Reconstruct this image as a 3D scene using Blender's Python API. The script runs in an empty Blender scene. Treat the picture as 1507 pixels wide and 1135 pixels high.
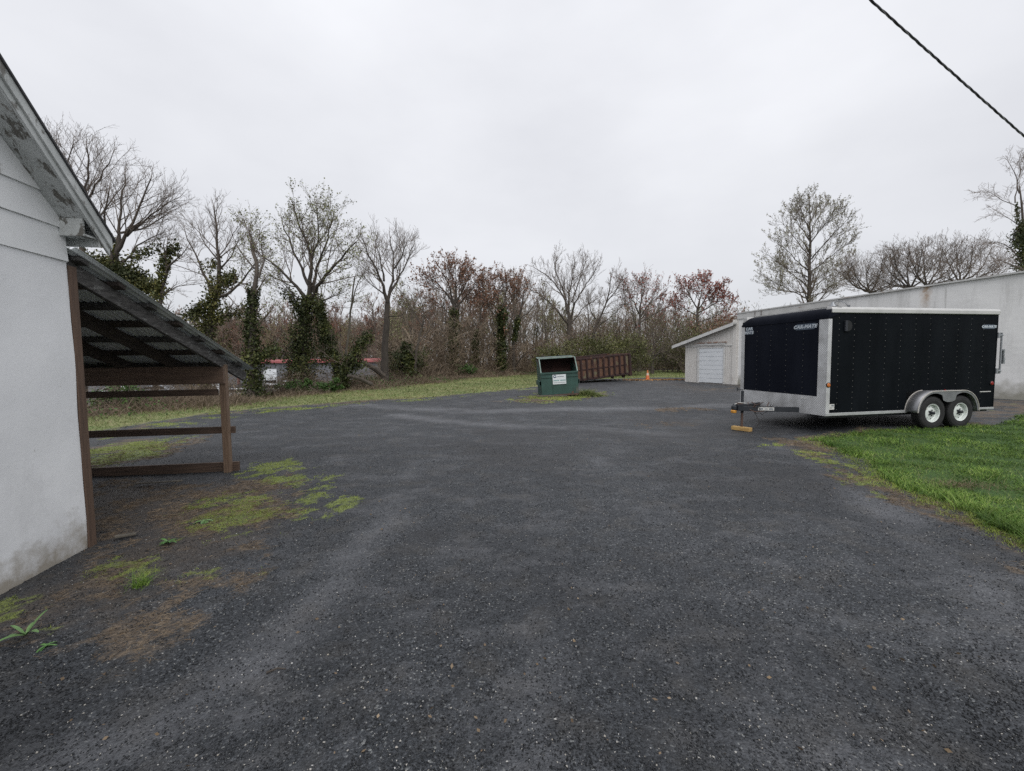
import bpy, math, random
import numpy as np
from math import sin, cos, pi, radians, sqrt
from mathutils import Matrix, Vector

S = bpy.context.scene
COL = S.collection
# ------------------------------------------------------------------ camera
F, PITCH, ROLL, CAMH = 629.0, 0.063, 0.011, 1.6      # focal length in photograph pixels (1507 wide)
cam = bpy.data.cameras.new('camera')
cam.sensor_width = 36.0; cam.lens = 36.0 * F / 1507.0
cam.clip_start = 0.05; cam.clip_end = 2000
cob = bpy.data.objects.new('camera', cam); COL.objects.link(cob)
fw = Vector((0, cos(PITCH), -sin(PITCH))); up0 = Vector((0, sin(PITCH), cos(PITCH))); rt0 = Vector((1, 0, 0))
rt = rt0 * cos(ROLL) - up0 * sin(ROLL); up = up0 * cos(ROLL) + rt0 * sin(ROLL)
cob.matrix_world = Matrix(((rt.x, up.x, -fw.x, 0), (rt.y, up.y, -fw.y, 0), (rt.z, up.z, -fw.z, CAMH), (0, 0, 0, 1)))
S.camera = cob
# ------------------------------------------------------------------ sky and light (overcast)
SUN_EL, SUN_AZ = radians(48), radians(172)
W = bpy.data.worlds.new('World'); S.world = W; W.use_nodes = True
nt = W.node_tree; nt.nodes.clear()
out = nt.nodes.new('ShaderNodeOutputWorld'); bg = nt.nodes.new('ShaderNodeBackground'); bg.inputs[1].default_value = 0.1
sky = nt.nodes.new('ShaderNodeTexSky'); sky.sky_type = 'NISHITA'; sky.sun_disc = False
sky.sun_elevation = SUN_EL; sky.sun_rotation = SUN_AZ
tc = nt.nodes.new('ShaderNodeTexCoord')
mp = nt.nodes.new('ShaderNodeMapping'); mp.inputs['Scale'].default_value = (1, 1, 2.2)
nz = nt.nodes.new('ShaderNodeTexNoise'); nz.inputs['Scale'].default_value = 1.5; nz.inputs['Detail'].default_value = 5; nz.inputs['Roughness'].default_value = .5
rp = nt.nodes.new('ShaderNodeValToRGB')
rp.color_ramp.elements[0].position = .3; rp.color_ramp.elements[0].color = (6.9, 7.0, 7.4, 1)
rp.color_ramp.elements[1].position = .7; rp.color_ramp.elements[1].color = (8.7, 8.8, 9.15, 1)
sep = nt.nodes.new('ShaderNodeSeparateXYZ')
mr = nt.nodes.new('ShaderNodeMapRange'); mr.inputs['From Min'].default_value = 0.0; mr.inputs['From Max'].default_value = 1.0
mr.inputs['To Min'].default_value = 0.755; mr.inputs['To Max'].default_value = 1.16
vm = nt.nodes.new('ShaderNodeVectorMath'); vm.operation = 'SCALE'
mx = nt.nodes.new('ShaderNodeMix'); mx.data_type = 'RGBA'; mx.inputs[0].default_value = .94
L = nt.links.new
L(tc.outputs['Generated'], mp.inputs[0]); L(mp.outputs[0], nz.inputs['Vector']); L(nz.outputs[0], rp.inputs[0])
L(tc.outputs['Generated'], sep.inputs[0]); L(sep.outputs[2], mr.inputs['Value'])
L(rp.outputs[0], vm.inputs[0]); L(mr.outputs[0], vm.inputs['Scale'])
L(sky.outputs[0], mx.inputs[6]); L(vm.outputs[0], mx.inputs[7]); L(mx.outputs[2], bg.inputs[0]); L(bg.outputs[0], out.inputs[0])
sl = bpy.data.lights.new('sun', 'SUN'); sl.energy = 1.5; sl.angle = radians(45); sl.color = (1, .97, .93)
so = bpy.data.objects.new('sun', sl); COL.objects.link(so)
sd = Vector((cos(SUN_EL) * sin(SUN_AZ), cos(SUN_EL) * cos(SUN_AZ), sin(SUN_EL)))
so.rotation_euler = sd.to_track_quat('Z', 'Y').to_euler(); so.location = (0, 0, 30)
S.view_settings.view_transform = 'Standard'; S.view_settings.look = 'None'
S.view_settings.exposure = 0.22; S.cycles.use_denoising = False; S.view_settings.gamma = 1.0; S.view_settings.use_curve_mapping = False

# ------------------------------------------------------------------ helpers
def ray(x, y):
    X, Y = x - 753.5, y - 567.5
    a = (X * cos(ROLL) - Y * sin(ROLL)) / F; v = -(X * sin(ROLL) + Y * cos(ROLL)) / F
    return Vector((a, cos(PITCH) + v * sin(PITCH), -sin(PITCH) + v * cos(PITCH)))
def at(x, y, Y):                  # the place Y metres ahead that shows at photograph pixel (x, y)
    d = ray(x, y); return Vector((0, 0, CAMH)) + d * (Y / d.y)
def on(x, y, z=0.0):              # the place at height z
    d = ray(x, y); return Vector((0, 0, CAMH)) + d * ((z - CAMH) / d.z)
def sstep(a, b, x):
    t = np.clip((x - a) / (b - a), 0, 1); return t * t * (3 - 2 * t)
LINE = np.array([(-30, -25), (-14, 8), (-12.3, 13), (-10.6, 16.5), (-9.2, 21.7), (-6.6, 28), (-3.3, 37), (2, 44.8), (14, 50), (60, 56), (200, 60)], float)
def line_dist(x, y):              # signed distance behind the edge of the wood
    x = np.asarray(x, float); y = np.asarray(y, float)
    best = np.full(x.shape, 1e9); sg = np.ones(x.shape)
    for a, b in zip(LINE[:-1], LINE[1:]):
        e = b - a; l2 = e @ e
        t = np.clip(((x - a[0]) * e[0] + (y - a[1]) * e[1]) / l2, 0, 1)
        dx = x - a[0] - t * e[0]; dy = y - a[1] - t * e[1]
        d = np.hypot(dx, dy); s = np.sign(e[0] * dy - e[1] * dx)
        m = d < best; best = np.where(m, d, best); sg = np.where(m, s, sg)
    return best * sg
def gz(x, y):
    x = np.asarray(x, float); y = np.asarray(y, float)
    z = -.13 * np.exp(-(((x - 4.4) / 1.7) ** 2 + ((y - 9.6) / 2.2) ** 2))
    z = z + .012 * np.sin(x * 1.3 + .7 * y) * np.sin(y * .9 - .5 * x) + .02 * np.sin(x * .31) * np.sin(y * .27 + 1)
    z = z + .07 * np.exp(-(((x - 5.1) / 1.1) ** 2 + ((y - 12.9) / .5) ** 2)) - .05 * np.exp(-(((x - 4.5) / 1.2) ** 2 + ((y - 12.0) / .35) ** 2))
    d = line_dist(x, y)
    z = z - np.clip((d - 1.5) * .13, 0, 3.2) * sstep(6, -5, x)
    return z
def gzf(x, y): return float(gz(np.array([x]), np.array([y]))[0])

def tag(o, label=None, cat=None, group=None, kind=None):
    if label: o['label'] = label
    if cat: o['category'] = cat
    if group: o['group'] = group
    if kind: o['kind'] = kind
    return o
def thing(name, label, cat, loc=(0, 0, 0), rz=0.0, group=None, rot=None):
    o = bpy.data.objects.new(name, None); COL.objects.link(o); o.empty_display_size = .2
    o.location = loc; o.rotation_euler = rot if rot else (0, 0, rz)
    return tag(o, label, cat, group)
class MB:
    def __init__(s): s.v = []; s.f = []; s.m = []; s.n = 0
    def add(s, v, f, m=0):
        s.v.extend([tuple(p) for p in v]); s.f.extend([tuple(i + s.n for i in q) for q in f]); s.m.extend([m] * len(f)); s.n = len(s.v); return s
    def box(s, x0, x1, y0, y1, z0, z1, m=0, M=None):
        v = [(x, y, z) for x in (x0, x1) for y in (y0, y1) for z in (z0, z1)]
        if M is not None: v = [tuple(M @ Vector(p)) for p in v]
        return s.add(v, [(0, 1, 3, 2), (4, 6, 7, 5), (0, 4, 5, 1), (2, 3, 7, 6), (0, 2, 6, 4), (1, 5, 7, 3)], m)
    def prism(s, prof, axis, a, b, m=0):      # closed outline in the two other axes, extruded from a to b along axis
        n = len(prof)
        def P(p, t): return {'x': (t, p[0], p[1]), 'y': (p[0], t, p[1]), 'z': (p[0], p[1], t)}[axis]
        v = [P(p, a) for p in prof] + [P(p, b) for p in prof]
        f = [tuple(range(n))[::-1], tuple(range(n, 2 * n))] + [(i, (i + 1) % n, n + (i + 1) % n, n + i) for i in range(n)]
        return s.add(v, f, m)
    def tube(s, pts, r, k=8, m=0, cap=True):
        pts = [Vector(p) for p in pts]; rs = r if isinstance(r, (list, tuple)) else [r] * len(pts)
        v = []; f = []; ref = None
        for i, p in enumerate(pts):
            t = (pts[min(i + 1, len(pts) - 1)] - pts[max(i - 1, 0)]).normalized()
            if ref is None: ref = t.orthogonal().normalized()
            ref = (ref - t * ref.dot(t)).normalized(); w = t.cross(ref)
            for j in range(k): a = 2 * pi * j / k; v.append(p + (ref * cos(a) + w * sin(a)) * rs[i])
        for i in range(len(pts) - 1):
            for j in range(k): f.append((i * k + j, i * k + (j + 1) % k, (i + 1) * k + (j + 1) % k, (i + 1) * k + j))
        if cap: f.append(tuple(range(k))[::-1]); f.append(tuple(range((len(pts) - 1) * k, len(pts) * k)))
        return s.add(v, f, m)
    def lathe(s, prof, c=(0, 0, 0), axis='y', k=32, m=0):   # prof: (radius, along)
        v = []; f = []
        for (r, h) in prof:
            for j in range(k):
                a = 2 * pi * j / k; p, q = r * cos(a), r * sin(a)
                v.append({'y': (c[0] + p, c[1] + h, c[2] + q), 'z': (c[0] + p, c[1] + q, c[2] + h), 'x': (c[0] + h, c[1] + p, c[2] + q)}[axis])
        for i in range(len(prof) - 1):
            for j in range(k): f.append((i * k + j, i * k + (j + 1) % k, (i + 1) * k + (j + 1) % k, (i + 1) * k + j))
        return s.add(v, f, m)
    def build(s, name, mats, parent=None, bevel=0, smooth=False, fix=True):
        me = bpy.data.meshes.new(name); me.from_pydata(s.v, [], s.f)
        if not isinstance(mats, (list, tuple)): mats = [mats]
        for m in mats: me.materials.append(m)
        if len(mats) > 1: me.polygons.foreach_set('material_index', s.m)
        me.update()
        if fix:
            import bmesh
            bm = bmesh.new(); bm.from_mesh(me); bmesh.ops.recalc_face_normals(bm, faces=bm.faces); bm.to_mesh(me); bm.free()
        if smooth: me.shade_smooth()
        o = bpy.data.objects.new(name, me); COL.objects.link(o); o.parent = parent
        if smooth: 
            try: me.set_sharp_from_angle(angle=radians(40))
            except Exception: pass
        if bevel:
            b = o.modifiers.new('bevel', 'BEVEL'); b.width = bevel; b.segments = 2; b.limit_method = 'ANGLE'; b.angle_limit = radians(35)
        return o
def npmesh(name, V, faces_k, mats, parent=None, mi=None, smooth=False):
    """V (n,3); faces_k list of int arrays (m,k)"""
    me = bpy.data.meshes.new(name)
    me.vertices.add(len(V)); me.vertices.foreach_set('co', np.asarray(V, np.float32).ravel())
    idx = np.concatenate([f.ravel() for f in faces_k]); tot = np.concatenate([np.full(len(f), f.shape[1]) for f in faces_k])
    me.loops.add(len(idx)); me.loops.foreach_set('vertex_index', idx.astype(np.int32))
    me.polygons.add(len(tot)); me.polygons.foreach_set('loop_start', np.concatenate([[0], np.cumsum(tot)[:-1]]).astype(np.int32))
    if not isinstance(mats, (list, tuple)): mats = [mats]
    for m in mats: me.materials.append(m)
    if mi is not None: me.polygons.foreach_set('material_index', mi.astype(np.int32))
    if smooth: me.polygons.foreach_set('use_smooth', np.ones(len(tot), bool))
    me.update(calc_edges=True)
    o = bpy.data.objects.new(name, me); COL.objects.link(o); o.parent = parent
    return o

# ------------------------------------------------------------------ materials
class N:
    def __init__(s, name):
        s.m = bpy.data.materials.new(name); s.m.use_nodes = True; s.t = s.m.node_tree; s.t.nodes.clear()
        s.o = s.n('ShaderNodeOutputMaterial'); s.b = s.n('ShaderNodeBsdfPrincipled'); s.l(s.b.outputs[0], s.o.inputs[0])
        s.tc = s.n('ShaderNodeTexCoord'); s.P = s.tc.outputs['Object']
    def n(s, t, **k):
        q = s.t.nodes.new(t)
        for a, b in k.items(): setattr(q, a, b)
        return q
    def l(s, a, b): s.t.links.new(a, b)
    def put(s, v, sock):
        if hasattr(v, 'links'): s.l(v, sock)
        else: sock.default_value = v
    def scale(s, sc, vec=None):
        q = s.n('ShaderNodeMapping'); s.l(vec or s.P, q.inputs[0]); q.inputs['Scale'].default_value = sc; return q.outputs[0]
    def noise(s, sc, det=4, vec=None, rough=.55, dist=0):
        q = s.n('ShaderNodeTexNoise'); q.inputs['Scale'].default_value = sc; q.inputs['Detail'].default_value = det
        q.inputs['Roughness'].default_value = rough; q.inputs['Distortion'].default_value = dist
        s.l(vec or s.P, q.inputs['Vector']); return q.outputs[0]
    def vor(s, sc, feature='F1', vec=None):
        q = s.n('ShaderNodeTexVoronoi', feature=feature); q.inputs['Scale'].default_value = sc; s.l(vec or s.P, q.inputs['Vector']); return q
    def math(s, op, a, b=0.0, clamp=False):
        q = s.n('ShaderNodeMath', operation=op); q.use_clamp = clamp; s.put(a, q.inputs[0]); s.put(b, q.inputs[1]); return q.outputs[0]
    def rng(s, v, a, b, c=0.0, d=1.0):
        q = s.n('ShaderNodeMapRange'); s.l(v, q.inputs[0]); q.inputs[1].default_value = a; q.inputs[2].default_value = b
        q.inputs[3].default_value = c; q.inputs[4].default_value = d; return q.outputs[0]
    def mix(s, f, a, b, mode='MIX'):
        q = s.n('ShaderNodeMix', data_type='RGBA', blend_type=mode); s.put(f, q.inputs[0])
        for v, i in ((a, 6), (b, 7)):
            if hasattr(v, 'links'): s.l(v, q.inputs[i])
            else: q.inputs[i].default_value = (*v, 1) if len(v) == 3 else v
        return q.outputs[2]
    def ramp(s, v, stops):
        q = s.n('ShaderNodeValToRGB'); s.l(v, q.inputs[0]); e = q.color_ramp.elements
        while len(e) < len(stops): e.new(.5)
        for i, (p, c) in enumerate(stops): e[i].position = p; e[i].color = (*c, 1)
        return q.outputs[0]
    def col(s, c): s.put(c if hasattr(c, 'links') else (*c, 1), s.b.inputs['Base Color'])
    def bump(s, h, st=.3, d=.01):
        q = s.n('ShaderNodeBump'); q.inputs['Strength'].default_value = st; q.inputs['Distance'].default_value = d
        s.l(h, q.inputs['Height']); s.l(q.outputs[0], s.b.inputs['Normal'])
    def fin(s, rough=.7, metal=0.0, spec=.5):
        s.put(rough, s.b.inputs['Roughness']); s.put(metal, s.b.inputs['Metallic']); s.b.inputs['Specular IOR Level'].default_value = spec
        return s.m
def simple(name, a, b=None, sc=6, rough=.6, metal=0, bump=.15, bd=.004, stains=(), grain=None, spec=.5, det=5):
    """two-tone noise material with optional ragged stains [(scale, lo, hi, colour, stretch)] of dirt, rust or peeled paint"""
    k = N(name); b = b or tuple(x * .8 for x in a)
    v = k.scale(grain) if grain else None
    n1 = k.noise(sc, det, v)
    c = k.mix(k.rng(n1, .35, .65), a, b)
    for (ss, lo, hi, sc_, st) in stains:
        m = k.rng(k.noise(ss, 6, k.scale(st), .65), lo, hi); c = k.mix(m, c, sc_)
    k.col(c)
    if bump: k.bump(k.noise(sc * 5, 4, v), bump, bd)
    return k.fin(rough, metal, spec)
M = {}
M['stucco'] = simple('stucco_white', (.66, .68, .70), (.58, .60, .62), 1.6, .85, bump=.35, bd=.006,
    stains=[(1.2, .56, .8, (.46, .47, .47), (1, 1, .5)), (4, .66, .74, (.40, .40, .38), (1, 1, .6))])
def stucco_ground():
    k = N('stucco_low'); n1 = k.noise(1.6, 5)
    c = k.mix(k.rng(n1, .35, .65), (.84, .85, .86), (.78, .79, .80))
    c = k.mix(k.rng(k.noise(1.1, 6, k.scale((1, 1, .5)), .65), .5, .8), c, (.60, .605, .61))
    c = k.mix(k.rng(k.noise(9, 6, None, .7), .66, .74), c, (.44, .43, .40))
    sp = k.n('ShaderNodeSeparateXYZ'); k.l(k.P, sp.inputs[0])
    h = k.math('ADD', sp.outputs[2], k.math('MULTIPLY', k.math('SUBTRACT', k.noise(3.5, 6, None, .7), .5), .9))
    c = k.mix(k.rng(h, .28, .0), c, (.34, .31, .26))         # splashed soil and algae at the foot of the wall
    k.col(c); k.bump(k.noise(3, 8, None, .5), .35, .02)
    return k.fin(.88)
M['stucco_low'] = stucco_ground()
M['siding'] = simple('painted_siding', (.78, .79, .79), (.71, .725, .73), 2.5, .6, stains=[(7, .68, .74, (.4, .4, .38), (1, 1, .4))])
M['peel'] = simple('peeling_white_paint', (.50, .52, .51), (.40, .42, .41), 4, .75, bump=.6, bd=.01,
    stains=[(9, .55, .59, (.13, .125, .11), (1.6, .55, .9)), (22, .60, .64, (.22, .21, .19), (1, .5, 1))])
M['fascia'] = simple('weathered_fascia', (.60, .62, .61), (.42, .44, .43), 3, .7, bump=.5, bd=.008, grain=(9, 1.0, 1.0),
    stains=[(5, .56, .62, (.19, .185, .17), (14, 1.2, 1.2))])
M['shingle'] = simple('asphalt_shingle', (.045, .045, .047), (.075, .075, .078), 40, .95, bump=.6)
M['brownwood'] = simple('stained_brown_wood', (.135, .085, .058), (.08, .05, .035), 3, .75, bump=.4, grain=(16, 16, 1.2), stains=[(3, .58, .7, (.2, .14, .1), (1, 1, .3))])
M['post'] = simple('post_wood', (.21, .14, .095), (.12, .078, .052), 3, .75, bump=.4, grain=(20, 20, 1.1), stains=[(4, .6, .68, (.30, .22, .15), (9, 9, .8))])
M['rail'] = simple('rail_wood', (.12, .078, .055), (.06, .040, .03), 3, .75, bump=.4, grain=(1.0, 18, 18), stains=[(4, .6, .7, (.16, .11, .08), (1, 6, 6))])
M['beam'] = simple('beam_wood', (.17, .112, .078), (.105, .068, .048), 2.5, .7, bump=.35, grain=(.8, 14, 14), stains=[(3.3, .68, .71, (.035, .025, .02), (1, 1, 1))])
M['rafter'] = simple('rafter_wood', (.075, .058, .047), (.040, .032, .028), 3, .8, bump=.5, grain=(18, 1, 18), stains=[(5, .6, .7, (.13, .11, .09), (3, .7, 3))])
M['verge'] = simple('verge_rafter_wood', (.11, .105, .10), (.04, .038, .036), 5, .85, bump=.7, grain=(10, 1.5, 10), stains=[(7, .55, .65, (.2, .2, .19), (4, 1, 4))])
M['tin'] = simple('corrugated_metal', (.72, .76, .76), (.58, .63, .63), 2, .55, .05, bump=.1, stains=[(3, .58, .72, (.16, .17, .165), (3, .6, 1)), (9, .68, .72, (.18, .12, .09), (1, 1, 1))])
def wallmat():
    k = N('warehouse_wall'); sp = k.n('ShaderNodeSeparateXYZ'); k.l(k.P, sp.inputs[0])
    c = k.mix(k.rng(k.noise(.5, 6), .35, .65), (.80, .80, .795), (.70, .70, .695))
    c = k.mix(k.rng(k.noise(1.0, 7, k.scale((1.6, 1, .22)), .7), .5, .8), c, (.42, .415, .40))       # rain streaks
    c = k.mix(k.rng(k.noise(2.2, 7, k.scale((2.4, 1, .10)), .7), .63, .74), c, (.30, .29, .27))
    xx = k.math('ABSOLUTE', k.math('SUBTRACT', sp.outputs[0], 8.05))
    rs = k.math('MULTIPLY', k.rng(xx, .22, .02), k.rng(sp.outputs[2], 3.2, 4.1)); c = k.mix(k.math('MULTIPLY', rs, k.rng(k.noise(6, 5), .3, .6)), c, (.34, .20, .09))
    h = k.math('ADD', sp.outputs[2], k.math('MULTIPLY', k.noise(2.5, 5), -1.1))
    c = k.mix(k.rng(h, .15, -.45), c, (.30, .29, .25))
    k.col(c); k.bump(k.noise(4, 8, None, .65), .35, .02); return k.fin(.85)
M['wall'] = wallmat()
M['coping'] = simple('coping_paint', (.56, .56, .55), (.44, .44, .43), 2, .6, stains=[(2.5, .6, .68, (.24, .18, .14), (.8, 1, 4))])
M['planks'] = simple('garage_planks', (.72, .70, .67), (.60, .58, .55), 3, .75, bump=.5, bd=.01, grain=(8, 8, .6),
    stains=[(3, .6, .7, (.36, .30, .26), (5, 5, .5)), (8, .64, .70, (.25, .21, .19), (3, 3, 1))])
M['doorwhite'] = simple('garage_door_white', (.74, .77, .80), (.68, .71, .74), 2, .5, stains=[(5, .66, .74, (.6, .58, .55), (1, 1, 1))])
M['trimwhite'] = simple('trim_white', (.66, .66, .65), (.55, .55, .54), 4, .6, stains=[(6, .6, .68, (.32, .25, .2), (1, 1, 3))])
M['rusttrack'] = simple('rusty_track', (.27, .14, .09), (.42, .38, .35), 5, .7, stains=[(6, .5, .6, (.5, .48, .46), (1, 1, 1))])
M['greyroof'] = simple('grey_metal_roof', (.42, .42, .41), (.30, .30, .29), 2, .6, stains=[(4, .55, .65, (.2, .19, .18), (1, 3, 1))])
def trailerblack(n, a, b):
    k = N(n); c = k.mix(k.rng(k.noise(1.5, 6, k.scale((1.5, 1.5, .4))), .35, .7), a, b); k.col(c)
    k.bump(k.noise(1.9, 3), .22, .03); return k.fin(k.rng(k.noise(3, 5), .3, .7, .5, .68), 0, .05)
M['tblack'] = trailerblack('trailer_black', (.0035, .0048, .0065), (.007, .009, .0115))
M['tfront'] = trailerblack('trailer_front_black', (.006, .0075, .013), (.010, .012, .019))
M['seam'] = simple('seam_black', (.004, .005, .006), sc=5, rough=.6, bump=0)
M['rivet'] = simple('rivet_metal', (.12, .12, .115), (.06, .06, .06), 30, .45, .2, bump=0)
def diamond():
    k = N('diamond_plate'); sp = k.n('ShaderNodeSeparateXYZ'); k.l(k.P, sp.inputs[0])
    q = 2 * pi / .048
    hx = k.math('SINE', k.math('MULTIPLY', k.math('ADD', sp.outputs[0], sp.outputs[1]), q)); hz = k.math('SINE', k.math('MULTIPLY', sp.outputs[2], q))
    h = k.rng(k.math('MULTIPLY', hx, hz), .1, .6)
    c = k.mix(h, (.50, .505, .515), (.80, .81, .82)); c = k.mix(k.rng(k.noise(3, 5), .4, .75), c, (.34, .34, .34))
    k.col(c); k.bump(h, .4, .003); return k.fin(.42, .3)
M['diamond'] = diamond()
M['alu'] = simple('aluminium_trim', (.62, .63, .64), (.50, .51, .52), 5, .38, .5, bump=.05)
M['roofcap'] = simple('trailer_roof_white', (.55, .55, .54), (.47, .47, .46), 3, .45, .1, bump=.05, stains=[(4, .62, .72, (.3, .3, .29), (1, 5, 1))])
M['fender'] = simple('fender_metal', (.30, .305, .32), (.22, .225, .24), 4, .45, .6, bump=.1, stains=[(6, .6, .7, (.2, .17, .14), (1, 1, 1))])
M['fenderlip'] = simple('fender_lip', (.62, .60, .57), (.45, .42, .38), 7, .45, .4, bump=.05)
M['tyre'] = simple('tyre_rubber', (.012, .012, .013), (.02, .02, .021), 9, .85, bump=.3, stains=[(3, .55, .75, (.032, .030, .027), (1, 1, 1))])
M['rim'] = simple('white_rim', (.68, .72, .70), (.60, .64, .61), 5, .4, stains=[(14, .64, .7, (.35, .27, .2), (1, 1, 1))])
M['hole'] = simple('dark_hole', (.006, .006, .006), sc=4, rough=.9, bump=0)
M['blacksteel'] = simple('black_steel', (.013, .016, .022), (.022, .025, .031), 8, .5, bump=.1)
M['rusty'] = simple('rusty_steel', (.11, .065, .05), (.055, .036, .03), 7, .8, bump=.4)
M['block'] = simple('yellow_timber', (.50, .33, .12), (.36, .22, .08), 3, .7, bump=.4, grain=(1.5, 12, 12), stains=[(5, .62, .7, (.28, .17, .07), (1, 1, 1))])
M['amber'] = simple('amber_lens', (.55, .17, .04), sc=4, rough=.25, bump=0)
M['redlens'] = simple('red_lens', (.28, .015, .012), sc=4, rough=.25, bump=0)
M['sticker'] = simple('white_sticker', (.62, .62, .60), (.5, .5, .48), 20, .5, bump=0)
M['ink'] = simple('printed_grey_ink', (.22, .24, .26), sc=9, rough=.6, bump=0)
M['silverink'] = simple('silver_lettering', (.50, .55, .60), (.42, .46, .50), 12, .5, bump=0)
M['blueink'] = simple('blue_grey_badge', (.07, .095, .13), sc=9, rough=.5, bump=0)
M['gold'] = simple('orange_brass', (.60, .29, .04), (.42, .19, .03), 9, .45, .2, bump=.1)
M['cable'] = simple('black_cable', (.03, .025, .022), sc=9, rough=.7, bump=0)
M['wirejacket'] = simple('utility_cable', (.055, .055, .062), (.03, .03, .033), 9, .7, bump=0)
M['barewire'] = simple('bare_aluminium_wire', (.22, .22, .23), sc=9, rough=.5, bump=0)
M['galv'] = simple('galvanised_bar', (.33, .35, .37), (.25, .26, .28), 9, .45, .5, bump=.05)
M['dgreen'] = simple('dumpster_green', (.028, .075, .062), (.019, .052, .043), 3, .6, bump=.25,
    stains=[(2.2, .60, .70, (.075, .085, .07), (1, 1, .5)), (2.6, .64, .68, (.10, .050, .030), (1.2, 1, .8))])
M['dlight'] = simple('dumpster_rim_pale', (.23, .31, .28), (.15, .22, .19), 5, .6, stains=[(6, .6, .66, (.11, .06, .04), (1, 1, 1))])
M['drust'] = simple('dumpster_rust_inside', (.06, .026, .02), (.03, .016, .014), 3, .85, bump=.4)
M['dsign'] = simple('dumpster_sign', (.66, .70, .72), (.58, .62, .64), 5, .5, bump=0, stains=[(7, .64, .7, (.4, .38, .34), (1, 1, 1))])
M['teal'] = simple('teal_ink', (.10, .27, .27), sc=4, rough=.5, bump=0)
M['navy'] = simple('navy_ink', (.03, .06, .12), sc=4, rough=.5, bump=0)
M['rollrust'] = simple('container_rust', (.14, .070, .042), (.07, .038, .026), 2.5, .85, bump=.5,
    stains=[(1.9, .56, .60, (.13, .115, .07), (1, 1, .7)), (2.9, .62, .66, (.085, .105, .088), (1, 1, .8)), (5, .60, .65, (.12, .052, .03), (1, 1, 1))])
M['rollrib'] = simple('container_rib_rust', (.045, .020, .018), (.025, .014, .013), 3, .85, bump=.4, stains=[(4, .6, .66, (.11, .055, .035), (1, 1, 1))])
M['cone'] = simple('cone_orange', (.68, .20, .07), (.55, .15, .05), 8, .5, bump=0)
M['reflect'] = simple('cone_band_pale', (.66, .50, .40), sc=8, rough=.5, bump=0)
M['carwhite'] = simple('car_white', (.70, .72, .74), sc=3, rough=.25, bump=0)
M['carglass'] = simple('car_glass', (.02, .024, .028), sc=3, rough=.12, bump=0)
M['greybuild'] = simple('grey_metal_wall', (.17, .175, .19), (.135, .14, .155), 1, .7, bump=0)
M['redroof'] = simple('red_metal_roof', (.36, .105, .105), (.29, .08, .085), 1, .6, bump=0)
M['maroon'] = simple('maroon_trim', (.16, .06, .06), sc=2, rough=.6, bump=0)
def bark(n, a, b):
    return simple(n, a, b, 2.5, .9, bump=.5, bd=.03, grain=(3, 3, .8), stains=[(1.5, .6, .75, tuple(x * 1.5 for x in a), (1, 1, .5))])
M['bark'] = bark('bark_grey_brown', (.10, .083, .068), (.055, .046, .040))
M['barkdark'] = bark('bark_dark', (.065, .054, .045), (.036, .030, .026))
M['barkpale'] = bark('bark_pale', (.14, .125, .10), (.08, .072, .06))
M['twig'] = simple('twig_brown', (.18, .145, .118), (.125, .10, .083), 2, .9, bump=0)
M['twigred'] = simple('twig_red_brown', (.18, .125, .095), (.115, .082, .065), 2, .9, bump=0)
M['twigpale'] = simple('twig_tan', (.27, .225, .155), (.18, .145, .105), 2, .9, bump=0)
M['twigwarm'] = simple('woodland_twig', (.22, .185, .14), (.145, .12, .094), .6, .9, bump=0)
def leafmat(n, cols, rough=.6, trans=.25, big=.35):
    k = N(n); g = k.n('ShaderNodeNewGeometry')
    st = [(i / max(1, len(cols) - 1), c) for i, c in enumerate(cols)]
    c = k.ramp(g.outputs['Random Per Island'], st)
    c = k.mix(k.rng(k.noise(big, 4), .35, .65), c, tuple(x * .62 for x in cols[0])); k.col(c)
    if trans: k.b.inputs['Transmission Weight'].default_value = 0; k.b.inputs['Subsurface Weight'].default_value = 0
    return k.fin(rough, 0, .3)
M['ivy'] = leafmat('ivy_leaves', [(.045, .058, .018), (.09, .10, .028), (.155, .15, .042), (.22, .19, .06)], big=.8)
M['ivydark'] = leafmat('ivy_leaves_dark', [(.028, .042, .014), (.058, .074, .022), (.12, .125, .036), (.075, .088, .028)], big=.8)
M['budgreen'] = leafmat('buds_yellow_green', [(.20, .22, .09), (.28, .29, .13), (.16, .17, .08)])
M['budpale'] = leafmat('buds_pale', [(.30, .30, .20), (.38, .37, .26), (.24, .22, .15)])
M['budred'] = leafmat('buds_red', [(.36, .11, .09), (.28, .13, .10), (.46, .16, .12)])
M['budbrown'] = leafmat('buds_red_brown', [(.30, .16, .11), (.22, .13, .09), (.38, .20, .13)])
M['olive'] = leafmat('olive_leaves', [(.075, .085, .025), (.12, .125, .04), (.17, .165, .06), (.05, .062, .02)], big=.5)
M['honeys'] = leafmat('fresh_green_leaves', [(.06, .12, .03), (.09, .16, .04), (.04, .08, .02)], big=.6)
M['blade'] = leafmat('grass_blades', [(.06, .135, .012), (.12, .225, .028), (.20, .315, .05), (.32, .39, .11)], big=1.3)
M['bladefar'] = leafmat('field_grass_blades', [(.10, .155, .035), (.14, .19, .05), (.22, .215, .085), (.31, .26, .14)], big=.25)
M['bladeyel'] = leafmat('yellow_moss_blades', [(.24, .31, .045), (.33, .38, .075), (.17, .24, .04)], big=.9)
M['straw'] = leafmat('dead_straw', [(.17, .12, .075), (.27, .20, .125), (.10, .07, .048), (.36, .28, .19)], big=.9)
M['brush'] = leafmat('brush_stems', [(.18, .135, .095), (.26, .20, .14), (.12, .09, .065), (.36, .29, .20)], big=.4)
M['pebble'] = leafmat('gravel_stones', [(.009, .010, .012), (.028, .031, .035), (.07, .074, .08), (.018, .020, .023), (.14, .145, .15)], rough=.6, big=.9)
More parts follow.
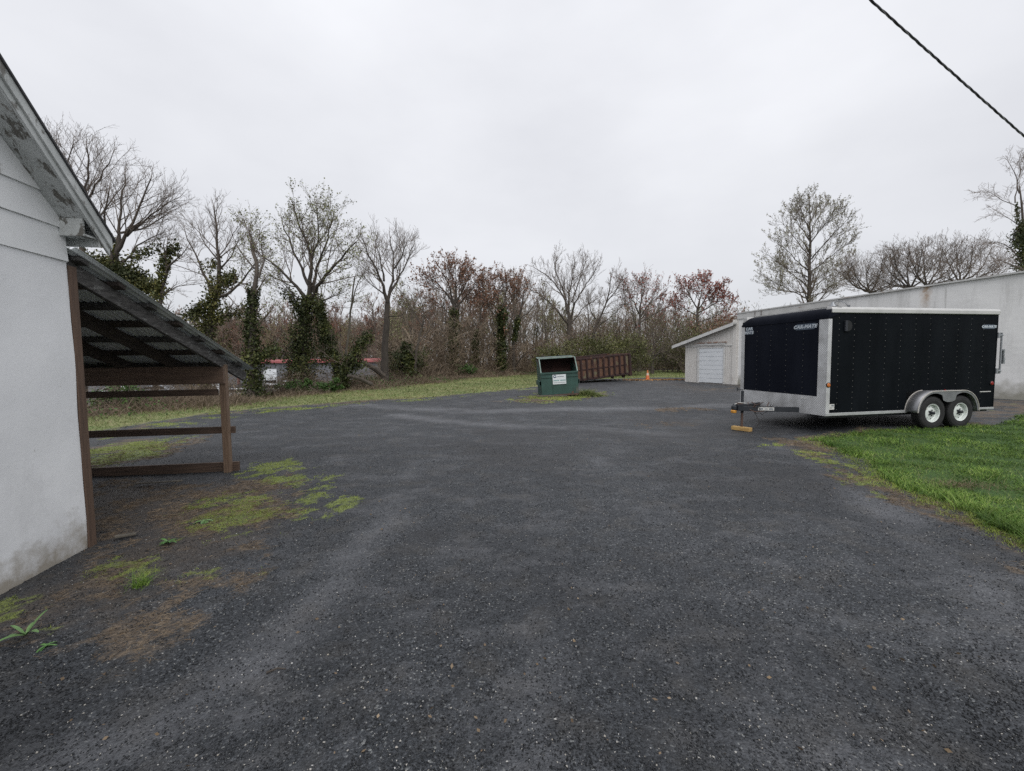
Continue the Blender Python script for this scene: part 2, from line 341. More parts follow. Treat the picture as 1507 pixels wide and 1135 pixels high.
M['pebblelight'] = leafmat('pale_stones', [(.46, .45, .42), (.34, .30, .24), (.6, .6, .6), (.40, .38, .34)], rough=.7)
M['chips'] = leafmat('wood_chips', [(.42, .24, .10), (.30, .16, .07), (.5, .33, .17)], rough=.8)
M['ductrough'] = M['blacksteel']

# ------------------------------------------------------------------ ground: one sheet with masks for soil, plants and painted shade
def poly_mask(x, y, pts, w):
    """0..1: .5 on the outline, 1 inside by w"""
    P = np.array(pts, float); best = np.full(x.shape, 1e9); ins = np.zeros(x.shape, bool)
    for a, b in zip(P, np.roll(P, -1, 0)):
        e = b - a; t = np.clip(((x - a[0]) * e[0] + (y - a[1]) * e[1]) / (e @ e + 1e-9), 0, 1)
        best = np.minimum(best, np.hypot(x - a[0] - t * e[0], y - a[1] - t * e[1]))
        c = ((a[1] > y) != (b[1] > y)) & (x < (b[0] - a[0]) * (y - a[1]) / (b[1] - a[1] + 1e-12) + a[0]); ins ^= c
    return np.clip(.5 + np.where(ins, best, -best) / (2 * w), 0, 1)
def path_mask(x, y, pts, w):
    P = np.array(pts, float); best = np.full(x.shape, 1e9)
    for a, b in zip(P[:-1], P[1:]):
        e = b - a; t = np.clip(((x - a[0]) * e[0] + (y - a[1]) * e[1]) / (e @ e), 0, 1)
        best = np.minimum(best, np.hypot(x - a[0] - t * e[0], y - a[1] - t * e[1]))
    return np.clip(1 - best / w, 0, 1)
LAWN = [(5.85, 8.3), (5.65, 7.4), (5.2, 6.3), (4.75, 5.3), (4.45, 4.2), (4.3, 3.3), (4.6, 1.2), (40, 0), (40, 16), (19, 12.2), (13.6, 11.3), (11.2, 9.6), (9.2, 9.2), (7.2, 8.75)]
BACKWALL = [(10.8, 10.2), (24, 8), (20.5, 13.5), (17.3, 14.0), (13.5, 21), (12.4, 23.4), (11.8, 22.9), (12.6, 18)]
FIELD = [(-9.6, 8.3), (-9.75, 10.99), (-9.55, 13.1), (-8.31, 14.7), (-6.29, 16.6), (-4.21, 17.4), (-1.73, 20.27), (1.0, 23.5), (3, 26.5), (6, 32), (9.5, 32.5), (11.6, 33.5), (16, 31), (60, 30), (60, 60), (14, 51), (2.0, 45.5), (-3.3, 37.5), (-6.6, 29), (-9.2, 22.5), (-12.5, 14), (-14.5, 8), (-12, 6)]
DUMPG = [(-.5, 16.0), (1.06, 15.0), (2.6, 16.0), (4.6, 19.2), (3.9, 21.5), (1.15, 19.6)]
ISL = [(-7.9, 6.3), (-8.4, 8.0), (-7.3, 9.2), (-6.4, 8.7), (-6.2, 7.4), (-6.1, 6.6)]
MOSS = [(-4.1, 6.3), (-3.8, 6.9), (-3.1, 6.5), (-2.3, 5.4), (-1.9, 4.6), (-2.2, 4.0), (-2.8, 3.8), (-3.3, 3.7), (-3.4, 4.3), (-3.6, 5.3)]
BROWN = [(-5.6, 5.8), (-4.0, 6.0), (-3.0, 6.3), (-2.1, 4.6), (-1.95, 3.4), (-2.1, 2.8), (-2.2, 2.3), (-3.3, 2.1), (-3.75, 2.2), (-3.8, 3.6), (-6, 3.9)]
RBORD = [(5.1, 8.9), (6.2, 8.3), (5.9, 7.8), (4.9, 6.0), (4.6, 4.1), (4.5, 3.3), (4.5, 1.5), (3.6, 2.0), (3.75, 3.4), (4.0, 4.6), (4.3, 5.8), (4.6, 7.2)]
_TB = np.random.default_rng(77).random((256, 256))
def fbm(x, y, seed=0, f0=1.7, oct_=5, gain=.86):
    out = np.zeros(np.shape(x)); am = 1.0; tot = 0
    for i in range(oct_):
        f = f0 * 2 ** i; u = np.asarray(x) * f + seed * 17.3 + i * 31.7; v = np.asarray(y) * f + seed * 9.1 + i * 11.9
        iu = np.floor(u).astype(int); iv = np.floor(v).astype(int); a = u - iu; b = v - iv; a = a * a * (3 - 2 * a); b = b * b * (3 - 2 * b)
        g = lambda p, q: _TB[(iu + p) % 256, (iv + q) % 256]
        out += am * ((g(0, 0) * (1 - a) + g(1, 0) * a) * (1 - b) + (g(0, 1) * (1 - a) + g(1, 1) * a) * b); tot += am; am *= gain
    return (out / tot - .5) * 4.2
def ragged(m, x, y, amp, seed=0): return m + amp * fbm(x, y, seed) * np.clip(m * 3, 0, 1)
def masks(x, y):
    d = {}
    d['lawn'] = poly_mask(x, y, LAWN, .35)
    d['field'] = poly_mask(x, y, FIELD, .9)
    d['moss'] = np.maximum.reduce([poly_mask(x, y, MOSS, .6) * .76, .62 * poly_mask(x, y, DUMPG, .7), poly_mask(x, y, ISL, .5) * .7,
        .72 * path_mask(x, y, [(5.0, 7.1), (4.75, 6.3), (4.35, 5.3), (4.1, 4.6)], .5), .45 * path_mask(x, y, [(5.4, 8.3), (4.6, 7.8)], .6),
        .50 * path_mask(x, y, [(-3.3, 3.35), (-2.6, 3.0), (-2.0, 3.15)], .5), .4 * path_mask(x, y, [(-2.9, 2.5), (-3.4, 2.8)], .35),
        .5 * path_mask(x, y, [(-9, 9.6), (-8.6, 13), (-4, 16.8), (1, 22.5)], 1.5), .42 * path_mask(x, y, [(9, 16), (12, 17)], 1.2), .5 * path_mask(x, y, [(9, 9.6), (13.5, 12.2), (17, 13.5)], .9)])
    d['straw'] = np.maximum.reduce([poly_mask(x, y, BROWN, .45) * .50, poly_mask(x, y, RBORD, .35) * .70, poly_mask(x, y, DUMPG, .8) * .72, poly_mask(x, y, ISL, .9) * .8,
        .45 * path_mask(x, y, [(-2.2, 2.2), (-2.0, 2.9), (-2.2, 3.6)], .5), .6 * path_mask(x, y, [(-5.2, 5.5), (-4.3, 5.4)], .6),
        .75 * path_mask(x, y, [(9, 29.5), (12, 30.3)], 1.5), .62 * path_mask(x, y, [(-9.4, 8.5), (-9.2, 12.5), (-7.6, 15.0), (-4, 18), (1.0, 23.4)], 1.1), .5 * path_mask(x, y, [(3.0, 10.5), (4.2, 10.8)], 1.0),
        .85 * path_mask(x, y, [(4.4, 12.8), (5.8, 12.9)], .6), poly_mask(x, y, BACKWALL, 1.0) * .66, .66 * path_mask(x, y, [(5.8, 8.5), (8, 9.0), (10.5, 9.6), (14, 11.8), (17, 13.2)], .8), .55 * path_mask(x, y, [(9, 20), (12, 22.5)], 1.6)])
    d['dirt'] = np.maximum.reduce([poly_mask(x, y, BROWN, .7) * .8, poly_mask(x, y, RBORD, .5) * .72, .8 * path_mask(x, y, [(11.5, 27), (12.2, 23.0), (16, 15)], 1.6),
        .62 * poly_mask(x, y, [(6.5, 18), (12, 17), (12, 30), (7, 30)], 2.5), .6 * path_mask(x, y, [(3.5, 10.4), (4.8, 11)], 1.2)])
    d['track'] = np.maximum.reduce([.8 * path_mask(x, y, [(-2.3, 1.2), (-1.64, 1.75), (-1.4, 2.2), (-1.3, 3.06), (-1.3, 4.1), (-1.5, 6.5)], .42), .55 * path_mask(x, y, [(.0, 1.0), (.1, 2.3)], .5),
        .95 * path_mask(x, y, [(-6, 15.0), (-4.4, 14.4), (-1.13, 13.1), (2.05, 13.4), (5.27, 13.5), (8.5, 14.5), (12, 19)], 1.0), .8 * path_mask(x, y, [(-3.2, 12.2), (-2.01, 11.01), (.09, 10.0), (2.19, 9.5), (3.4, 9.4)], .7),
        .5 * path_mask(x, y, [(4.9, 7.6), (4.0, 5.0), (3.45, 3.5), (3.1, 2.4), (2.9, 1)], .6), .35 * path_mask(x, y, [(1.5, 1), (1.2, 8)], .8)])
    d['dark'] = np.maximum.reduce([.8 * poly_mask(x, y, [(5.4, 9.0), (10.6, 10.0), (10.4, 12.4), (5.0, 11.4)], .7), .9 * poly_mask(x, y, [(-3.75, 3.6), (-3.3, 4.0), (-3.9, 6.0), (-8, 5.6), (-8, 3)], .5),  # shade under the trailer and lean-to roof, painted into the ground colour
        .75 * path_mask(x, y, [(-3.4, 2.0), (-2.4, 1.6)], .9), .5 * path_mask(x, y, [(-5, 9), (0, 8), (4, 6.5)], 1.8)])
    return d
def axis(segs):
    a = [segs[0][0]]
    for (s, e, h0, h1) in segs:
        while a[-1] < e - 1e-6: t = (a[-1] - s) / (e - s); a.append(min(e, a[-1] + h0 + (h1 - h0) * max(0, t)))
    return np.array(a)
xs = axis([(-400, -60, 60, 8), (-60, -14, 4, .5), (-14, -5.5, .3, .1), (-5.5, 6, .06, .06), (6, 16, .09, .3), (16, 60, .5, 4), (60, 400, 8, 60)])
ys = axis([(-60, -4, 12, 1), (-4, 1, .5, .08), (1, 7, .06, .06), (7, 20, .09, .22), (20, 60, .25, 1.0), (60, 600, 4, 60)])
X, Y = np.meshgrid(xs, ys); nx, ny = len(xs), len(ys)
Z = gz(X, Y); mk = masks(X, Y)
mk['moss'] = sstep(.44, .66, ragged(mk['moss'], X, Y, .62, 5)); mk['straw'] = sstep(.40, .66, ragged(mk['straw'], X, Y, .50, 7))
mk['lawn'] = ragged(mk['lawn'], X, Y, .30, 2); mk['track'] = np.clip(mk['track'] * (1 + .75 * fbm(X, Y, 8, .5, 6, .75)), 0, 1); mk['dark'] = np.clip(np.maximum(mk['dark'], sstep(.15, .9, fbm(X, Y, 9, .3, 5, .7)) * .75), 0, 1)
rngG = np.random.default_rng(3)
Z = Z + .02 * sstep(.45, .8, mk['lawn']) + (.006 * (rngG.random(X.shape) - .5)) * (np.abs(X) < 9) * (Y < 12)
I = np.arange(nx * ny).reshape(ny, nx)
Q = np.stack([I[:-1, :-1], I[:-1, 1:], I[1:, 1:], I[1:, :-1]], -1).reshape(-1, 4)
def ground_mat():
    k = N('ground'); 
    A = k.n('ShaderNodeAttribute', attribute_name='ma'); B = k.n('ShaderNodeAttribute', attribute_name='mb')
    sa = k.n('ShaderNodeSeparateColor'); k.l(A.outputs['Color'], sa.inputs[0]); sb = k.n('ShaderNodeSeparateColor'); k.l(B.outputs['Color'], sb.inputs[0])
    v1 = k.vor(105); v2 = k.vor(48)
    s1 = k.n('ShaderNodeSeparateColor'); k.l(v1.outputs['Color'], s1.inputs[0]); s2 = k.n('ShaderNodeSeparateColor'); k.l(v2.outputs['Color'], s2.inputs[0])
    g = k.ramp(s1.outputs[0], [(0, (.014, .016, .019)), (.35, (.034, .037, .042)), (.7, (.075, .080, .088)), (.9, (.135, .140, .150)), (.975, (.23, .235, .24)), (.985, (.50, .49, .46))])
    g2 = k.ramp(s2.outputs[1], [(0, (.024, .026, .030)), (.6, (.062, .067, .074)), (1, (.115, .120, .130))])
    g = k.mix(.28, g, g2)
    g = k.mix(1.0, g, (.54, .57, .60), 'MULTIPLY')
    g = k.mix(k.rng(k.noise(.5, 7, None, .65), .40, .64, 0, .68), g, (.018, .020, .024))
    g = k.mix(k.rng(k.noise(1.3, 7, k.scale((1, 1.5, 1)), .75), .5, .72, 0, .6), g, (.125, .128, .138))
    g = k.mix(k.math('MULTIPLY', k.rng(k.noise(3.2, 5), .5, .8), .28), g, (.10, .085, .065))
    n1 = k.noise(1.3, 8, None, .72); n2 = k.noise(5.5, 7, None, .75); n3 = k.noise(26, 4, None, .7)
    def th(mask, noise, amp, lo, hi): return k.rng(k.math('ADD', mask, k.math('MULTIPLY', k.math('SUBTRACT', noise, .5), amp)), lo, hi)
    nn = k.math('ADD', k.math('MULTIPLY', n1, .5), k.math('MULTIPLY', n2, .5))
    n4 = k.math('ADD', k.math('MULTIPLY', n2, .5), k.math('MULTIPLY', n3, .5))
    tr = k.math('MULTIPLY', th(sb.outputs[0], k.math('ADD', k.math('MULTIPLY', n1, .6), k.math('MULTIPLY', n3, .4)), 1.6, .25, 1.25), .62)
    g = k.mix(tr, g, k.mix(k.rng(n3, .3, .7), (.13, .133, .145), (.20, .205, .22)))
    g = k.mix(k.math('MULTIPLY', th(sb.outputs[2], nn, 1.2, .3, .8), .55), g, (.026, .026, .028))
    di = th(sb.outputs[1], nn, 1.8, .45, .8); g = k.mix(k.math('MULTIPLY', di, .62), g, k.mix(k.rng(n3, .35, .65), (.055, .042, .032), (.10, .078, .058)))
    stv = k.math('ADD', k.math('MULTIPLY', n4, .5), k.math('MULTIPLY', n1, .5))
    st = th(sa.outputs[2], n4, 3.0, .45, 1.1); g = k.mix(k.math('MULTIPLY', st, .8), g, k.mix(k.rng(n3, .35, .65), (.065, .05, .038), (.20, .155, .11)))
    mo = th(sa.outputs[1], n4, 3.0, .45, 1.1); g = k.mix(k.math('MULTIPLY', mo, .75), g, k.mix(k.rng(n3, .3, .7), (.10, .13, .028), (.26, .31, .07)))
    fc = k.mix(k.rng(k.noise(.35, 6, k.scale((1, 1.6, 1)), .7), .36, .64), (.075, .17, .03), (.21, .22, .085)); fc = k.mix(k.rng(n2, .42, .66), fc, (.30, .25, .14)); fc = k.mix(k.rng(n3, .5, .8, 0, .7), fc, (.07, .10, .03))
    fi = th(sa.outputs[0], stv, 1.6, .42, .58); g = k.mix(fi, g, fc)
    la = th(B.outputs['Alpha'], n3, .8, .42, .6); g = k.mix(la, g, k.mix(k.rng(n3, .35, .65), (.025, .055, .012), (.06, .12, .025)))
    k.col(g)
    hh = k.math('ADD', k.math('MULTIPLY', v1.outputs['Distance'], -.6), k.math('MULTIPLY', v2.outputs['Distance'], -.5)); hh = k.math('ADD', hh, k.math('MULTIPLY', n3, .5))
    k.bump(hh, .9, .011)
    ro = k.mix(tr, (.62, .62, .62), (.48, .48, .48)); ro = k.mix(k.math('MAXIMUM', fi, k.math('MAXIMUM', st, la)), ro, (.95, .95, .95))
    return k.fin(ro, 0, .42)
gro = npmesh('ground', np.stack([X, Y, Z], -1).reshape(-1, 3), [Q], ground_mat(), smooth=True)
tag(gro, 'dark gravel yard with patches of moss, straw and grass', kind='structure')
one = np.ones(nx * ny)
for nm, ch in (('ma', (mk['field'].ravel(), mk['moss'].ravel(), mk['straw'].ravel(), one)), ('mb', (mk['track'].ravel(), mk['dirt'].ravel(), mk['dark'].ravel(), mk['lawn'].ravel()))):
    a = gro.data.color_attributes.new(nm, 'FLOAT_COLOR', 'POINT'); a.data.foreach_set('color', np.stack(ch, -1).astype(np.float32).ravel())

# ------------------------------------------------------------------ white shed building on the left (local x = out of its gable wall, y = away, z up)
TH = .1577
BC = (-3.716, 3.635, 0)
bld = thing('shed_building', 'white stucco building with peeling eaves at the left edge, a lean-to behind it', 'building', BC, TH)
rnd = random.Random(5)
# low wall: a gently uneven sheet of stucco with real thickness
m = MB(); ny_, nz_ = 40, 26
vv = []
for j in range(nz_ + 1):
    for i in range(ny_ + 1):
        y = -6 + 6 * i / ny_; z = -.15 + 2.60 * j / nz_
        x = .006 * sin(y * 2.1 + z) + .004 * sin(z * 4.7 - y * 3) + .01 * max(0, .5 - z) * sin(y * 5)
        if i == ny_: x -= .002; y += .003 * sin(z * 9) 
        vv.append((x, y, z))
m.add(vv, [(j * (ny_ + 1) + i, j * (ny_ + 1) + i + 1, (j + 1) * (ny_ + 1) + i + 1, (j + 1) * (ny_ + 1) + i) for j in range(nz_) for i in range(ny_)])
m.box(-.25, -.03, -6, -.003, -.15, 2.449)
m.box(-7.5, -.25, -.22, -.003, -.15, 2.449)
m.build('wall', M['stucco_low'], bld, fix=False)
# gable siding panels, each its own board
zb = [2.45, 2.715, 2.955, 3.24, 3.55, 3.86, 4.17, 4.48, 4.8, 5.12, 5.44, 5.7]
for i in range(len(zb) - 1):
    z0, z1 = zb[i] + .0, zb[i + 1] + .02
    def ye(z): return min(-.004, -(z - 2.78) / 1.0)
    mm = MB(); a, b = ye(z0), ye(z1)
    if i == 0: b = a
    mm.add([(.004, -6 - a, z0), (.004, a, z0), (-.012, b, z1), (-.012, -6 - b, z1), (.020, -6 - a, z0), (.020, a, z0), (.004, b, z1), (.004, -6 - b, z1)],
           [(0, 1, 2, 3), (4, 5, 6, 7), (0, 1, 5, 4), (1, 2, 6, 5), (2, 3, 7, 6), (3, 0, 4, 7)])
    mm.build('siding_board', M['siding'], bld)
MB().box(-.2, -.02, -5.9, -.01, 2.45, 2.8).build('wall_plate', M['siding'], bld)
# roof slabs, soffit, rake fascia
def rz(y): return 2.62 + (.11 - y) * 1.04           # underside of the rake at distance y
yr = -3.0; YE = .17
for sgn in (1, -1):
    def ty(y): return y if sgn == 1 else -6 - y
    pr = lambda y0, y1, d0, d1: [(ty(y0), rz(y0) + d0), (ty(y1), rz(y1) + d0), (ty(y1), rz(y1) + d1), (ty(y0), rz(y0) + d1)]
    MB().prism(pr(yr, YE, .125, .15), 'x', -8, .215).build('roof', M['peel'], bld)
    MB().prism(pr(yr, YE + .035, .151, .172), 'x', -8, .245).build('shingle_course', M['shingle'], bld)
    MB().prism(pr(yr, YE, -.01, .124), 'x', .196, .216).build('rake_fascia', M['fascia'], bld)
    MB().prism(pr(yr, YE + .01, .055, .15), 'x', .217, .232).build('rake_trim', M['fascia'], bld)
    MB().prism(pr(yr, -.045, .0, .014), 'x', .0, .195).build('soffit_board', M['peel'], bld)
MB().box(.002, .185, -.062, -.046, 2.65, 2.79).build('eave_return', M['peel'], bld)
MB().box(-.006, .0025, -.10, .004, 2.44, 2.80).build('corner_board', M['siding'], bld)
MB().box(-8, .185, -.044, .10, 2.655, 2.67).build('eave_soffit', M['peel'], bld)
MB().prism([(.10, 2.60), (.12, 2.60), (.12, 2.72), (.10, 2.74)], 'x', -8, .19).build('eave_fascia', M['fascia'], bld)

# lean-to behind it: a thing that leans on the wall
lt = thing('lean_to_shed', 'open brown timber lean-to with corrugated metal roof behind the white building', 'lean-to', BC, TH)
SL = (1.42 - 2.50) / 3.28
def lz(y): return 2.50 + SL * y                    # top of the rafters
def board(name, mat, x0, x1, y0, y1, z0, z1, bev=.004): return MB().box(x0, x1, y0, y1, z0, z1).build(name, mat, lt, bev)
board('post', M['brownwood'], -.075, .012, .004, .085, -.1, 2.42)
tail = [(3.28, .0), (3.28, -.07), (3.20, -.145)]
for k, xx in enumerate([-.055, -.68, -1.32, -1.95, -2.6, -3.25, -3.9]):
    pf = [(.01, lz(.01)), (3.28, lz(3.28)), (3.28, lz(3.28) - .06), (3.19, lz(3.19) - .15), (.01, lz(.01) - .145)]
    MB().prism(pf, 'x', xx - .02, xx + .022).build('rafter', M['verge'] if k == 0 else M['rafter'], lt, .004)
for k, yy in enumerate([.12, .55, 1.0, 1.45, 1.92, 2.40, 2.95]):
    o = MB().prism([(yy - .045, lz(yy - .045) + .002), (yy + .045, lz(yy + .045) + .002), (yy + .045, lz(yy + .045) + .042), (yy - .045, lz(yy - .045) + .042)], 'x', -4.2, .035 + .02 * rnd.random())
    o.build('purlin', M['rafter'] if k % 2 else M['verge'], lt, .003)
# corrugated sheets
for k in range(7):
    x1 = .10 - k * .61; x0 = x1 - .66; per = .067; n = 60
    V = []; lift = .046 + (.006 if k % 2 else 0)
    y0, y1 = -.02 + rnd.uniform(0, .015), 3.27 + rnd.uniform(-.015, .02)
    for j in range(8):
        y = y0 + (y1 - y0) * j / 7
        for i in range(n + 1):
            x = x0 + (x1 - x0) * i / n
            V.append((x, y, lz(y) + lift + .009 * (1 + sin(2 * pi * x / per)) + .004 * sin(y * 2 + k)))
    mm = MB().add(V, [(j * (n + 1) + i, j * (n + 1) + i + 1, (j + 1) * (n + 1) + i + 1, (j + 1) * (n + 1) + i) for j in range(7) for i in range(n)])
    o = mm.build('roof_sheet', M['tin'], lt, smooth=True, fix=False); q = o.modifiers.new('thick', 'SOLIDIFY'); q.thickness = .002
board('beam', M['beam'], -4.1, -.02, 2.52, 2.565, 1.285, 1.535)
board('post', M['post'], -.105, -.02, 2.566, 2.655, -.1, 1.56)
board('post', M['post'], -2.5, -2.41, 2.61, 2.70, -.1, 1.60)
board('post', M['post'], -4.2, -4.11, 2.57, 2.66, -.1, 1.56)
for (z0, z1, xr) in ((1.115, 1.205, -.135), (.545, .645, .03), (-.03, .115, .06)):
    board('rail', M['rail'], -4.15, xr, 2.662 if xr > 0 else 2.575, 2.70 if xr > 0 else 2.61, z0, z1)
board('ledger', M['rafter'], -4.2, -.08, .004, .045, 2.28, 2.42)
tag(MB().box(.2, .75, 0, .05, 0, .014, M=Matrix.Translation((-5.15, 5.45, .012)) @ Matrix.Rotation(.2, 4, 'Z')).build('loose_board', M['barkpale'], None, .003),
    'thin grey loose board lying on the dirt before the bottom lean-to rail', 'board')
tag(MB().box(0, .15, 0, .05, 0, .018, M=Matrix.Translation((-3.62, 3.78, .01)) @ Matrix.Rotation(.5, 4, 'Z')).build('wood_scrap', M['barkpale'], None, .003),
    'short tan wood scrap on the gravel at the foot of the corner post', 'wood scrap')

# ------------------------------------------------------------------ long white warehouse with garage wing (local x along the wall towards us, y into it)
WO = (12.75, 24.1, 0); WR = math.atan2(-.907, .42)
wh = thing('warehouse', 'long white block warehouse with stained wall behind the black trailer', 'building', WO, WR)
def wt(x): return 3.96 + .030 * x
mm = MB(); nX = 60
V = []
for j in range(21):
    for i in range(nX + 1):
        x = 26 * i / nX; z = -.2 + (wt(x) + .2) * j / 20
        V.append((x, .012 * sin(x * 1.3) * sin(z * 2.1) + .006 * sin(x * 4.1 + z * 3), z))
mm.add(V, [(j * (nX + 1) + i, j * (nX + 1) + i + 1, (j + 1) * (nX + 1) + i + 1, (j + 1) * (nX + 1) + i) for j in range(20) for i in range(nX)])
mm.build('wall', M['wall'], wh, fix=False)
MB().add([(0, .03, -.2), (26, .03, -.2), (26, 18, -.2), (0, 18, -.2), (0, .03, wt(0)), (26, .03, wt(26)), (26, 18, wt(26)), (0, 18, wt(0))],
         [(0, 3, 7, 4), (1, 2, 6, 5), (2, 3, 7, 6), (4, 5, 6, 7)]).build('wall', M['wall'], wh)
MB().add([(x, y, wt(x) + d) for (x, y, d) in ((-.08, -.06, -.30), (5.0, -.06, -.27), (5.0, -.06, .0), (-.08, -.06, .0), (-.08, .02, -.30), (5.0, .02, -.27), (5.0, .02, .0), (-.08, .02, .0))],
         [(0, 1, 2, 3), (4, 5, 6, 7), (0, 1, 5, 4), (1, 2, 6, 5), (2, 3, 7, 6), (3, 0, 4, 7)]).build('parapet_band', M['coping'], wh)
for i in range(9):
    a, b = -.1 + i * 2.95, -.1 + (i + 1) * 2.95 - .012
    MB().add([(x, y, wt(x) + d) for (x, y, d) in ((a, -.09, .001), (b, -.09, .001), (b, -.09, .06), (a, -.09, .06), (a, .3, .001), (b, .3, .001), (b, .3, .06), (a, .3, .06))],
         [(0, 1, 2, 3), (4, 5, 6, 7), (0, 1, 5, 4), (1, 2, 6, 5), (2, 3, 7, 6), (3, 0, 4, 7)]).build('coping', M['coping'], wh)
MB().box(-.9, -.09, -.04, -.01, 3.60, 3.63).build('gutter_stub', M['rusty'], wh)
for xx in (1.0, 1.35): MB().tube([(xx, -.08, 3.74), (xx, -.08, 4.02)], .012, 6).build('bracket', M['rusty'], wh)
lamp = thing('wall_lamp', 'grey gooseneck lamp arching from the warehouse wall above the trailer roof', 'lamp', tuple(Matrix.Translation(WO) @ Matrix.Rotation(WR, 4, 'Z') @ Vector((5.0, 0, 3.9))), WR)
MB().tube([(.42, -.01, -.15), (.42, -.12, -.12), (.36, -.2, .02), (.2, -.25, .11), (.02, -.25, .10), (-.08, -.25, .02)], .016, 8).build('arm', M['galv'], lamp, smooth=True)
MB().lathe([(.02, .12), (.06, .10), (.08, .02), (.17, -.06), (.175, -.08), (.0, -.07)], (-.10, -.25, -.02), 'z', 20).build('lamp_shade', M['galv'], lamp, smooth=True)
MB().box(.38, .46, -.02, -.001, -.22, -.08).build('mounting_plate', M['galv'], lamp)
# garage wing
ga = thing('garage', 'small weathered white plank garage with sloping roof left of the warehouse', 'garage', WO, WR)
def gt(x): return 3.40 + .262 * x                   # underside of its roof
dx0, dx1, dzt = -2.66, -.94, 2.10
def plank_run(nm, x0, x1, f0, f1, y=.0):
    x = x0; r = random.Random(int(x0 * 10) + 99)
    mm = MB()
    while x < x1 - .01:
        b = min(x1, x + r.uniform(.13, .17)); d = r.uniform(-.006, .006)
        mm.add([(x, y + d, f0(x)), (b - .008, y + d, f0(b)), (b - .008, y + d, f1(b)), (x, y + d, f1(x)), (x, y + .03, f0(x)), (b - .008, y + .03, f0(b)), (b - .008, y + .03, f1(b)), (x, y + .03, f1(x))],
               [(0, 1, 2, 3), (4, 5, 6, 7), (0, 1, 5, 4), (1, 2, 6, 5), (2, 3, 7, 6), (3, 0, 4, 7)]); x = b
    o = mm.build(nm, M['planks'], ga); o['kind'] = 'stuff'
lo = lambda x: -.15 + .0 * x; l235 = lambda x: 2.20
plank_run('wall_planks', -3.78, dx0 - .2, lo, l235); plank_run('wall_planks', dx1 + .12, -.09, lo, l235)
plank_run('gable_planks', -3.78, -.09, lambda x: 2.245, lambda x: gt(x) - .003, -.025)
plank_run('wall_planks', dx0 - .2, dx1 + .12, lambda x: dzt + .08, l235)
MB().box(-3.80, -.09, -.045, .02, 2.202, 2.243).build('trim_board', M['trimwhite'], ga)
MB().box(-.34, -.085, -.06, .05, -.15, 3.66).box(-.084, .0, -.03, .05, -.15, 3.66).build('corner_pilaster', M['planks'], ga)
MB().box(-3.78, -.35, .035, 7, -.15, 2.2).build('wall', M['planks'], ga)
MB().box(dx0 - .14, dx0, -.05, .03, -.05, dzt + .07).build('door_jamb', M['trimwhite'], ga)
MB().box(dx1, dx1 + .10, -.05, .03, -.05, dzt + .07).build('door_jamb', M['trimwhite'], ga)
MB().box(dx0, dx1, -.05, .03, dzt, dzt + .07).build('door_head', M['trimwhite'], ga)
MB().box(-3.05, -.72, -.10, -.03, 2.38, 2.46).build('door_track', M['rusttrack'], ga)
MB().box(-2.9, -.80, -.075, -.03, 2.27, 2.375).build('header_board', M['trimwhite'], ga)
gd = MB().box(dx0, dx1, .0, .025, .0, dzt).build('garage_door', M['doorwhite'], ga)
for i in range(8):
    z0 = .01 + i * (dzt / 8)
    MB().box(dx0 + .005, dx1 - .005, -.022, -.001, z0 + .012, z0 + dzt / 8 - .012).build('door_panel', M['doorwhite'], gd, .004)
MB().add([(x, y, gt(x) + d) for d in (0, .10) for (x, y) in ((-4.55, -.35), (-.09, -.35), (-.09, 7.2), (-4.55, 7.2))],
         [(0, 1, 2, 3), (4, 5, 6, 7), (0, 1, 5, 4), (1, 2, 6, 5), (2, 3, 7, 6), (3, 0, 4, 7)]).build('roof', M['greyroof'], ga)
MB().add([(x, y, gt(x) + d) for d in (-.07, .115) for (x, y) in ((-4.57, -.375), (-.09, -.375), (-.09, -.352), (-4.57, -.352))],
         [(0, 1, 2, 3), (4, 5, 6, 7), (0, 1, 5, 4), (1, 2, 6, 5), (2, 3, 7, 6), (3, 0, 4, 7)]).build('fascia', M['trimwhite'], ga)
rk = random.Random(8); mm = MB()
for i in range(26):
    x = -4.5 + i * .17; mm.box(x, x + .14, -.36, 7.1, 0, .012, M=Matrix.Translation((0, 0, gt(x) + .103 + rk.uniform(0, .012))) @ Matrix.Rotation(0, 4, 'Y'))
o = mm.build('roof_ribs', M['greyroof'], ga); o['kind'] = 'stuff'

# ------------------------------------------------------------------ enclosed trailer (local x = towards its rear, y = towards its far side)
TO = (6.445, 8.742, 0); TY = .194
tr = thing('enclosed_trailer', 'black enclosed cargo trailer with diamond plate corners and white roof edge', 'trailer', TO, TY)
Ln, Wd, Zb, Zt = 4.50, 2.44, .345, 2.46
MB().box(.012, Ln, .012, Wd - .012, Zb + .06, Zt).build('body', M['tblack'], tr, .006)
